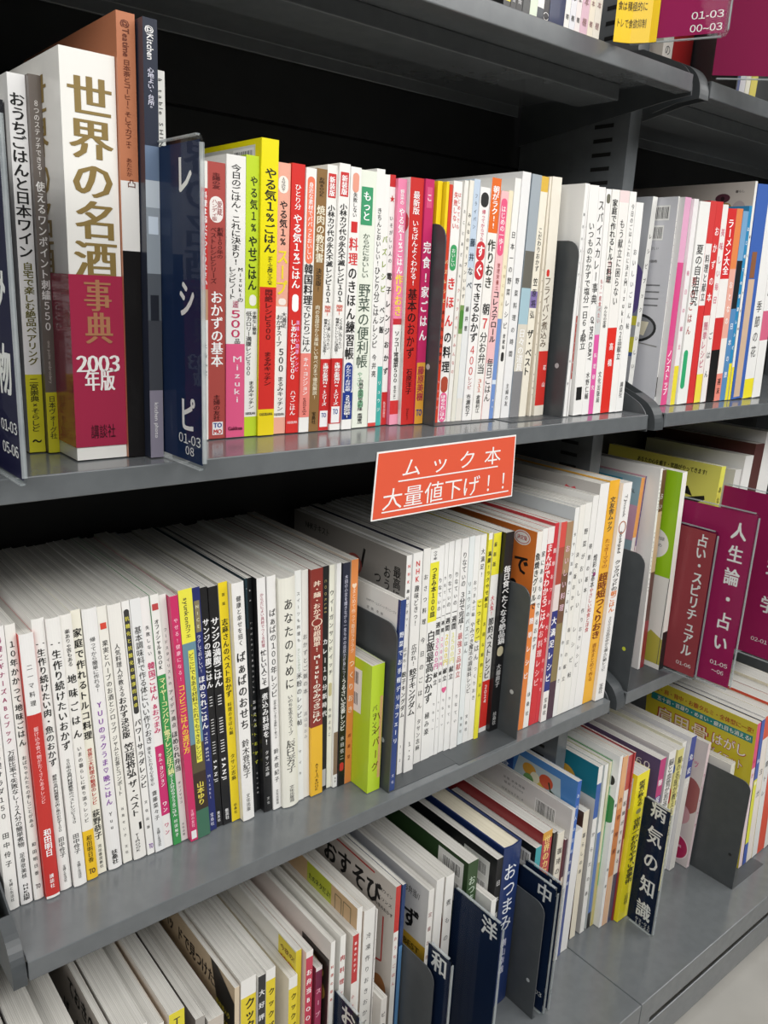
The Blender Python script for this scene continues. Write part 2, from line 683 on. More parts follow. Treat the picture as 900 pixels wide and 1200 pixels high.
# ------------------------------------------------------------------ the rows, left to right
# pixel of the spine's bottom left, right edge, pixel of its top left # cover # spine bands # look # lettering
ROW_A = """
17 531 34 -12 116 # 1b1b22 # # black book half hidden behind the leftmost dark divider sign # 料理と酒:.05:.3:.5:.4:ddd|セバスチャン・ランスー:.52:.93:.62:.4:ddd
35 532 56 5 85 # eeeeec # eee@0 d6d02c@.776 # white and yellow spine with large outlined wine lettering # おうちごはんと日本ワイン:.045:.46:.5:.8:111:2|自宅で楽しむ絶品ペアリング:.47:.75:.55:.55:6a661a:2|二宮崇典×そらしど:.785:.94:.5:.5:222|^～:.95:.985:.5:.6:111:3
57.5 532 71.9 29 87 r.6 # 6e6660 # 6e6660@0 d6d02c@.825 # grey brown spine with white embroidery lettering and yellow foot # 8つのステッチできる!:.06:.25:.5:.42:e8e4e0|使えるワンポイント刺繍550:.26:.655:.5:.66:f2f0ee:2|>one point embroidery:.68:.8:.5:.35:c8c0b8|日本ヴォーグ社:.835:.96:.5:.55:333
91.0 541.5 148.5 72.7 55 d.2 h # f0efea # f0efea@0 # thick white drinks dictionary in a crimson paper band with gold lettering # 世界の名酒:.055:.53:.52:.72:8a7440:5
151 537 176 143 15 d.2 # ba7858 # bc7856@0 ecebe8@.35 161414@.505 # tall terracotta spine above white and black, beside the thick dictionary # >@Teatime:.015:.09:.5:.5:6a2c14:2|日本茶とコーヒー、そしてカフェ。:.095:.285:.5:.36:6a2c14|あたたか:.3:.34:.5:.3:6a2c14|^凸:.345:.365:.6:.5:6a2c14
177 538 192 164 20 d.19 # 262c3c # 262c3c@0 6a7c96@.265 c4ced8@.34 98a2ac@.4 5a6068@.55 44474e@.66 8d8898@.83 # dark navy kitchen book with a blue window photo on its lower spine # >@Kitchen:.015:.085:.5:.62:e8e8e8:2|心地よい、台所。:.1:.19:.5:.4:dde|=:.42:.46:.5:.7:cfdcea|=:.6:.66:.5:.6:20242e|>kitchen photo:.86:.95:.5:.4:eee
T .622 0 182.3 83 192.7 d.18 # eeeeea # # slim white spine with black roman capitals behind the navy divider sign # >à table SHIN:.015:.19:.5:.62:222
"""
ROW_B = """
237 517 243.5 234.5 189 # f0eeea # f0eee8@0 d23c3a@.09 c8a080@.44 f0eeea@.55 # narrow white spine with red lettering band right beside the navy sign # 料理は弱火でつくりなさい:.1:.43:.5:.75:fff:2|水島弘史:.63:.76:.5:.6:333
244 516 264 244 190 # f0eeea # b2504a@0 # brick red cookbook spine with a white round badge # 主婦の友:.035:.09:.5:.4:6a1c1c:2|=o:.115:.205:.5:.72:f4eeea|ハンディ版:.125:.2:.4:.26:a04040|愛蔵:.13:.18:.68:.26:a04040|創業100年の:.22:.33:.7:.32:5e1a1a|ベストレシピシリーズ:.22:.42:.34:.32:5e1a1a|おかずの基本:.445:.725:.52:.62:fff:2|主婦の友社:.83:.93:.5:.36:501818|=:.935:.985:.55:.6:f2f2f2|^TO:.935:.96:.55:.5:1f3e90:3|^MO:.96:.985:.55:.5:c23030:3
264.8 514.5 284.8 266 181.5 # f3f2ef # f3f2ef@0 e65f8c@.65* # white over bright pink recipe spine with pink italic numerals # 今日のごはん、これに決まり!:.03:.37:.5:.46:222|Mizukiの:.375:.5:.75:.3:222|レシピノート:.375:.49:.33:.36:222|決定版:.495:.52:.5:.3:c04070|500:.525:.63:.5:.7:c83a66:2|品:.63:.65:.6:.3:333|Mizuki:.69:.87:.6:.6:f6e8ee|^Gakken:.955:.975:.5:.8:601030:2
286 512.7 301.3 286.7 182 # b8d430 # c3dc32@0 f2f2ee@.525 c3dc32@.925 # lime and white spine of a slim diet recipe book # やる気1%:.065:.26:.6:.52:223010:2|やせごはん:.27:.46:.55:.62:1c280c:3|=o:.475:.515:.6:.55:f2f2ea|低カロリー満腹レシピ500:.535:.77:.3:.42:222|手間なし簡単:.535:.62:.75:.3:333|まるみキッチン:.79:.895:.55:.42:222|^KADOKAWA:.905:.92:.5:.8:333
302 512 318 305.3 162 # f0e412 # f0e412@0 d8342e@.478 f0d820@.905 # tall yellow and red spine standing above its neighbours # やる気1%:.09:.265:.55:.62:1a1a1a:2|ごはん:.27:.365:.55:.62:1a1a1a:2|テキトーでも美味しくつくれる:.375:.47:.6:.3:333|悶絶レシピ500:.485:.66:.55:.42:6a0e0e:2|まるみキッチン:.7:.82:.55:.42:6a0e0e:2|^KADOKAWA:.915:.93:.5:.8:444
319.5 510 334 326 191 # f2b6a0 # f0b09a@0 f4f2ee@.51 f0b09a@.935 # peach and white spine with yellow soup lettering # =o:.045:.105:.45:.75:f6f0e6|10分で作れる!:.05:.1:.45:.3:555|やる気1%:.13:.29:.5:.55:222:2|スープ:.3:.47:.5:.82:f2dc2e:3|=o:.48:.505:.55:.6:f6ece4|大満足:.53:.59:.72:.36:222|おかずスープ:.54:.66:.35:.42:222|500:.665:.76:.55:.52:222:2|まるみキッチン:.775:.91:.55:.46:222|^KADOKAWA:.915:.93:.5:.8:333
334.7 509 348.8 342 192 # d8332e # d8332e@0 # red spine with white lettering and a small white figure # ひとり分:.07:.16:.5:.45:fff|やる気1%ごはん:.175:.445:.5:.6:fff:2|=o:.465:.53:.5:.5:fff|美味しい簡単レシピ:.56:.76:.75:.26:fbe|しあわせレシピ500:.56:.79:.42:.42:fff:2|ハマごはん:.83:.93:.5:.42:fff|^KADOKAWA:.95:.965:.5:.8:fdd
350 508 361.3 360.5 197.5 # f3f2ee # f3f2ee@0 f08a80@.685* f3f2ee@.94 # white spine with an orange pill and Korean cooking lettering in black # =o:.03:.345:.5:.72:ee7a5a|身近な素材でパパっとおいしい:.05:.33:.5:.42:fff|韓国料理:.345:.5:.5:.85:222:2|でひとりごはん:.5:.68:.5:.72:222|キム・ヨンジョン:.7:.85:.5:.5:fff|KADOKAWA:.86:.93:.5:.4:500
361.3 507 371.5 373 198.5 # 927046 # 8e6c42@0 # khaki brown spine with cream barbecue lettering # お肉BOOK:.03:.1:.5:.5:2a1e0c|焼肉の教科書:.13:.34:.5:.72:f2ead2:2|決定版!:.36:.45:.5:.5:2e2010|肉の各部位から美味しい食べ方まで徹底解説!:.5:.87:.5:.42:f2ead2|宝島社:.92:.97:.5:.4:2a1e0c
372.8 506 384 385 194 # f3f2ee # f3f2ee@0 cc3030@.715* # white and red spine, left of two identical recipe volumes # =:.03:.115:.5:.75:cc3030|新装版:.04:.11:.5:.5:fff:2|小林カツ代の永久不滅レシピ101:.14:.5:.5:.62:333:2|簡単!:.51:.55:.5:.6:e07060|くり返し作りたい:.56:.68:.7:.3:333|簡単おいしいレシピ決定版!:.56:.7:.35:.32:333|主婦の友実用No.1シリーズ:.73:.9:.5:.5:fff:2|=:.92:.985:.5:.8:f2f2f2|^TO:.925:.95:.5:.5:1f3e90:3
385.9 505.5 397.3 398 192 # f3f2ee # f3f2ee@0 cc3030@.715* f3f2ee@.975 # white and red spine, right of two identical recipe volumes # =:.03:.115:.5:.75:cc3030|新装版:.04:.11:.5:.5:fff:2|小林カツ代の永久不滅レシピ101:.14:.5:.5:.62:333:2|簡単!:.51:.55:.5:.6:e07060|くり返し作りたい:.56:.68:.7:.3:333|簡単おいしいレシピ決定版!:.56:.7:.35:.32:333|主婦の友実用No.1シリーズ:.73:.9:.5:.5:fff:2|=:.905:.97:.5:.8:f2f2f2|^TO:.91:.94:.5:.5:1f3e90:3
400 504.5 411.2 413.3 196.5 # f4f3f0 # f4f3f0@0 f4f3f0@.57 243c8e@.85 f4f3f0@.96 # white practice book spine with red then black lettering and navy foot # =o:.02:.09:.5:.6:e9a08a|失敗しない:.09:.18:.5:.36:444|=:.195:.235:.5:.6:d02a2a|料理:.25:.36:.5:.88:d83838:2|のきほん練習帳:.36:.72:.5:.82:1c1c1c:2|=o:.73:.855:.5:.8:27408e|かんたん!おほめ帳:.74:.845:.5:.5:fff|小田真規子:.875:.96:.5:.5:333|25万部突破!:.86:.955:.5:.6:fff:2
412 502.7 430 425 200 # ecf1e6 # ecf1e4@0 # pale green vegetable handbook with a green square mark # =:.06:.2:.45:.7:3a9a6a|もっと:.075:.185:.45:.45:fff:2|からだにおいしい:.23:.4:.5:.4:4a5a4a|野菜の便利帳:.42:.755:.5:.66:4a5a4e|やさい:.77:.83:.4:.3:7ab08a|=o:.84:.88:.5:.35:86c098|=o:.885:.92:.5:.35:86c098|白鳥早奈英板木利隆:.8:.93:.5:.3:555|高橋書店:.94:.985:.5:.3:555
430.7 501 438.7 438 198 # f3f2ef # f3f2ef@0 d84a44@.985 # plain white single portion cookbook with thin grey black lettering # きちんとおいしい!:.14:.36:.5:.5:333|ひとり分ごはんレシピ:.36:.68:.5:.62:333|今井亮:.7:.8:.5:.5:333
439.2 500 445.3 448.3 205 # f3f2ef # f3f2ef@0 4ab0a8@.75 # white spine with a teal foot and green vegetable lettering # バズレシピ:.22:.46:.5:.8:8aa030:2|ベジ飯:.5:.62:.5:.8:222:2|リュウジ:.8:.95:.5:.5:fff
446 499 455 455.3 205.3 # f3f2ef # c83030@0 f3f2ef@.045 f3f2ef@.2 c83030@.86 # white microwave cookbook with red head and red foot # ★:.06:.12:.5:.8:c82a2a:2|いそがしい人の:.15:.34:.5:.52:333|電子レンジおかず:.36:.8:.5:.85:1c1c1c:3|新星出版社:.9:.97:.5:.4:fcc
456 499 468 467.2 210 # ee88a8 # f08ab0@0 c8323a@.55 f3f2ef@.575 d83838@.895 f2a0b8@.955 # pink spine with yellow make ahead lettering and white lower half # 野菜の:.04:.1:.5:.4:fff|やる気1%ごはん:.11:.37:.5:.6:fff:2|作りおき:.37:.54:.5:.8:f6e24a:2|ソッコー常備菜500:.6:.82:.5:.52:333:2|まるみキッチン:.83:.89:.5:.35:333
469.3 499 484 486.7 209.3 # e8e6e2 # cc302c@0 # plain red basics cookbook with black and white lettering # 最新版:.05:.14:.5:.45:fff|いちばんよくわかる!:.16:.42:.5:.42:fff|基本の:.43:.57:.5:.62:2a0a0a:2|おかず:.57:.72:.5:.55:2a0a0a|石原洋子:.76:.87:.5:.42:2a0a0a|Gakken:.93:.98:.5:.3:2a0a0a
485.3 498 494.7 500.5 210.7 # c8306a # c82e68@0 e6a83e@.735 # magenta home meal spine with heavy white lettering and orange foot # =:.03:.11:.5:.6:d8507e|こ:.04:.1:.5:.5:fff|完食!家ごはん:.235:.65:.5:.9:fff:3|藤原美樹:.75:.9:.5:.7:b02c4c:2|^TO:.93:.97:.5:.7:1f3e90:3
497.5 496.5 505.5 511 212.5 # f2d21e # f2d21e@0 # plain yellow spine behind the first charcoal bookend # 煮るだけレシピ:.5:.75:.5:.5:333
506 496.8 509 519 213 # f0d424 # f0d424@0 # narrow second yellow spine between bookend and orange red book # つくりおき:.5:.8:.5:.6:333
509 496.5 512.5 526.7 217 # d8442c # d8442c@0 # orange red spine with cream and black frying lettering # バズレシピ:.29:.49:.5:.85:f4e6b0:2|太らないおかず:.5:.75:.5:.8:2a0808:2|リュウジ:.8:.95:.5:.6:fcc
512.5 492 522.7 534 213 y0.628 # f5f3f0 # f5f3f0@0 # white basics cookbook with big red title and pink pill # 失敗しない:.04:.19:.35:.4:d83838|はじめてでも:.04:.19:.75:.3:d87070|=o:.25:.355:.5:.7:3aa060|おいしい:.265:.34:.5:.4:fff|きほん:.37:.6:.5:.95:dc3434:3|の料理:.6:.79:.5:.9:1a1a1a:3|=o:.8:.87:.5:.8:b04a34|=o:.87:1:.5:.8:ea6a9a|ほめられごはん:.88:.99:.5:.5:fff:2
523.2 490.7 528 546 212.5 y0.627 # f0eee8 # # thin off white spine with a green strip, right of the red titled one # たことあざねぇ:.1:.4:.5:.5:555|クックパッドみんなの:.42:.8:.5:.6:c06060
528.5 490.5 533 555 213 y0.626 # eceadf # eeeadf@0 7a9a5a@.5 e8e6da@.62 # cream spine showing a small green salad photo # みんなのオーブンいらず:.12:.48:.5:.6:444|=o:.52:.6:.5:.9:4e8a3a
533.3 490.7 540 556.5 210.7 y0.626 # c4d4e4 # c4d4e6@0 e6e8e8@.35 e8e4dc@.9 # pale blue spine with hot pot lettering # フライパン:.05:.2:.5:.4:567|藤井なべ:.22:.45:.5:.75:345:2|藤井恵:.5:.62:.5:.5:555
541.3 488.5 552 564 220 y0.625 # f4f2f0 # # white spine with two red discs and red numerals # =o:.02:.08:.5:.8:333|帰ってからでも:.09:.22:.5:.35:d04a6a|=o:.22:.3:.5:.9:cc2f38|す:.225:.295:.5:.7:fff:3|=o:.3:.38:.5:.9:cc2f38|ぐ:.305:.375:.5:.7:fff:3|できるおかず:.39:.65:.5:.75:222:2|400:.66:.8:.5:.62:d03c3c|レシピ:.8:.86:.5:.4:a33|市瀬悦子:.88:.98:.5:.45:333
552.8 486.7 563.5 576.5 208.8 y0.624 # f3f1ec # e8702a@0 f3f1ec@.215 # white lunchbox spine with orange head # 朝がラク!!:.03:.2:.5:.6:fff:2|作りおき:.24:.44:.5:.75:2a2a1a:2|朝:.5:.55:.5:.7:333:2|7:.55:.62:.5:.9:d83a3a:2|分お弁当:.62:.8:.5:.72:333|311:.82:.88:.5:.6:d06040|倉橋利江:.89:.97:.5:.4:555
564 488.5 571.5 585 224 y0.623 # f2c4c4 # f2c2c4@0 f4eeec@.74 # pale pink cholesterol diet book with deep pink pill # =o:.03:.27:.5:.8:ea5a84|はじめの一歩!:.06:.25:.5:.55:fff|管理栄養士:.3:.42:.5:.36:a55|コレステロール:.42:.65:.5:.75:444:2|毎日ごはん:.72:.92:.5:.75:444
572.5 488 582.7 595.5 224 y0.623 # f2ead2 # f0e6c8@0 7696d0@.545 # cream spine over sky blue lower half # 元気になる:.3:.5:.6:.45:c8b890|=:.82:.84:.5:.9:d8e4f2|鈴木:.9:.96:.6:.3:fff
578.5 487 586 606.7 210 y0.622 # f2f1ee # # white vegetable recipe spine with a small round emblem # 日本一の野菜レシピ:.2:.62:.5:.6:3a3a3a|愛蔵版:.63:.7:.5:.4:555|=o:.71:.75:.5:.5:444
586.5 486 596.2 617 202.7 d.19 y0.621 # eeeeee # # tall plain white spine beside the grey photo book # 野菜料理の時間:.4:.75:.5:.4:666|主婦の友:.85:.95:.5:.35:666
596.7 485 606.5 624.3 204.7 y0.620 # 8e9aa4 # a4aeb6@0 6c6a62@.3 a8c6d2@.45 dcd6c8@.6 88888a@.8 # grey photo spine with pale blue window patches # 日々の道具:.62:.8:.5:.6:fff
607.7 483.8 616.2 634 207 y0.620 # f0e9d8 # e0b848@0 f2ecdc@.06 8878b0@.46 f2ecdc@.53 # cream spine with gold head and black Best lettering # こだわりおかず:.2:.38:.5:.5:333|笠原将弘:.4:.58:.5:.6:333|ザ・ベスト:.62:.82:.5:.8:222:2
620 483.3 625.5 645.6 208.3 y0.619 # efe7d6 # # cream frying pan spine, left of two alike # フライパンリゾット:.35:.75:.5:.6:7a6a50|若山曜子:.8:.92:.5:.4:555
625.5 482.6 635.8 655.4 209 y0.618 # efe9da # f0eadc@0 d83830@.715 f0eadc@.955 # cream frying pan spine with red block at its foot # =o:.37:.4:.3:.3:d83830|フライパン煮込み:.4:.7:.35:.6:6a5a48|若山:.75:.9:.75:.3:fff
659.8 480 664 673.7 214.4 y.600 l-0.8 # f2f2f0 # # thin white spine just right of the second charcoal bookend # 毎日のスープ:.1:.4:.5:.5:888|料理:.7:.9:.5:.4:888
664.4 480 670 679.8 215.2 y.600 l-1.2 # f1f0ee # f1f0ee@0 a8362c@.55 f1f0ee@.83 # white spine with brick red strip low down # 野菜のごはん:.15:.45:.5:.4:777|おいしい献立:.56:.82:.5:.6:fff
671.2 479 681 691.3 217.4 y.600 # f3f2ef # # white salt saving menu spine with black foot square # いつものおかずで塩分一日6g献立:.15:.7:.5:.56:333|=:.87:.93:.5:.6:1a1a1a
681.5 477.7 688.4 700.6 219.8 y.600 # f3f2f0 # # white spice curry encyclopedia spine with bold roman lettering # スパイスカレー事典:.05:.5:.5:.75:333|>OF SPICE CURRY:.55:.75:.5:.7:222:2|水野仁輔:.8:.93:.5:.5:444
688.9 477 694 711.6 222.3 y.600 # f3f2f0 # f3f2f0@0 d0d4d4@.5 e060a8@.63 # white spine with magenta foot # =o:.02:.06:.5:.7:6a6a5a|もう一度食べたい:.38:.58:.5:.5:c06060|料理研究:.7:.9:.5:.5:fff
694.5 476.5 702.3 720.6 223 y.600 # f2f1ec # # white Turkish cookery style spine with bold black upper lettering # 家庭で作れるトルコ料理:.04:.4:.5:.62:333:2|はじめての:.3:.4:.5:.4:c08080|みんなの定番:.5:.6:.5:.4:777|文化出版局:.8:.95:.5:.4:555
703 475.7 712.8 729.4 224 y.600 # f2f0ec # f0dcdc@0 f2f0ec@.05 e03228@.6 # white spine with a big bright red lower block # もう献立に困らない:.12:.5:.5:.46:444|高橋:.65:.8:.55:.4:fff
713.5 475.3 720 737 225 y.600 # f4f3f0 # # white menu book spine with thin black lettering # 今日のごはんこれに決まり:.05:.4:.6:.4:888|Mizukiの2品献立:.38:.75:.6:.55:444
720.9 475.3 729 744.6 237.7 y.600 # f3f3f1 # # shorter white spine, last before the shelf end # おいしいごはん帖:.2:.6:.5:.4:888|講談社:.85:.93:.5:.4:777
"""
ROW_C = """
T .65 1 765.5 231 771 M # b9bcc2 # f2f2ee@0 # magazine with purple and yellow striped back cover # レシピブックおいしい:.15:.85:.5:.5:444
766 472 772 796 231 M y0.622 # cfd0d6 # f2f2ee@0 # pale grey magazine with barcodes and a black soap bowl photo # からだにやさしいごはん:.1:.4:.5:.5:444|おいしい:.45:.8:.5:.5:d05a6a|=:.86:.96:.5:.8:222
773.6 476 782 806 232 M y0.614 # e4e2e2 # e2a8c8@0 d84a8a@.3 e0508c@.7 # magenta pink magazine spine with white lower lettering # ノンストップ:.72:.95:.5:.6:fff:2
785 473 790 814.7 233.8 M y.61 # f0eeee # f0eeee@0 f0e040@.8 # white magazine spine with yellow foot # 毎日の献立:.3:.75:.5:.5:d06a90
792.6 472.6 802.5 822.7 236.7 M y.61 # f2f2ef # f2f2ef@0 # white magazine with a green pill near its foot # 夏の自由研究:.2:.5:.5:.6:333|男のごはん:.35:.65:.3:.4:a44|=o:.72:.92:.35:.4:2fa870
804.8 473 812 830.3 235.8 M y.61 # d23a3a # d84040@0 f2eeec@.2 f2eeec@.45 d83838@.5 # red and white magazine spine # 料理と献立:.25:.48:.5:.6:333
812.7 473 819 838.8 236.7 M y.61 # e03e3e # d83c3c@0 f0e8e4@.55 f2e050@.85 # red spine with a pale lower half and yellow foot # おかずの本:.1:.5:.5:.6:fff|簡単レシピ:.58:.82:.5:.6:c05070
820.4 471.8 826 846.5 240.3 M y.61 # f2efec # # white spine with tiny pink lettering between red magazines # 美味しい毎日:.1:.5:.5:.6:d0607a|ごはん:.6:.9:.5:.6:555
826.5 472.6 836 855.8 245 M y.61 # d83030 # d83030@0 f2efec@.35 d03434@.55 1a1a1a@.72 # red white and black banded spine # ラーメン大全:.05:.33:.5:.6:fff:2
836.2 472 842.5 863 245 M y.61 # e8a890 # e88a50@0 ecb0a0@.3 f2ece6@.66 ee9080@.85 # peach orange magazine spine # おとなの:.35:.6:.5:.5:fff|週末:.87:.97:.5:.5:333
843 471.8 848.5 871.4 248 M y.61 # 6a9ac8 # 7aa8d0@0 222428@.25 5a8ec0@.5 # mid blue magazine spine with a black band # 日本の旅:.55:.9:.5:.5:fff
849 471.2 856 881.3 242.3 M y.61 # 2e8cc0 # 2e8cc0@0 f2e432@.8 # bright blue magazine spine with yellow foot # はじめての健康レシピ:.08:.75:.5:.6:fff:2
853 472 855.5 886 213 M d.21 y.61 # cfc9c2 # f0efea@0 f2e432@.84 # tall magazine with dark shells on its pale cover and a yellow foot # 暮らしの手帖:.2:.7:.5:.5:777
856.3 474 869.5 890 216 M y.61 # 3a62b8 # 3f66b6@0 # thick blue magazine with a brown and beige figure on its spine # =:.3:.42:.42:.4:8a5a3a|=:.425:.99:.45:.5:d0b49a
870 474 880.5 900 226 M y.61 # f0f0ee # f0f0ee@0 f2e432@.9 # white magazine with slim yellow foot near the right picture edge # 季節の花:.5:.8:.5:.5:777
881 472 890 909 232 M y.61 # f0f0ee # f0f0ee@0 d86a8a@.55 f0f0ee@.7 # white magazine with a rose band at the right picture edge # 花と庭:.2:.5:.5:.5:777
"""
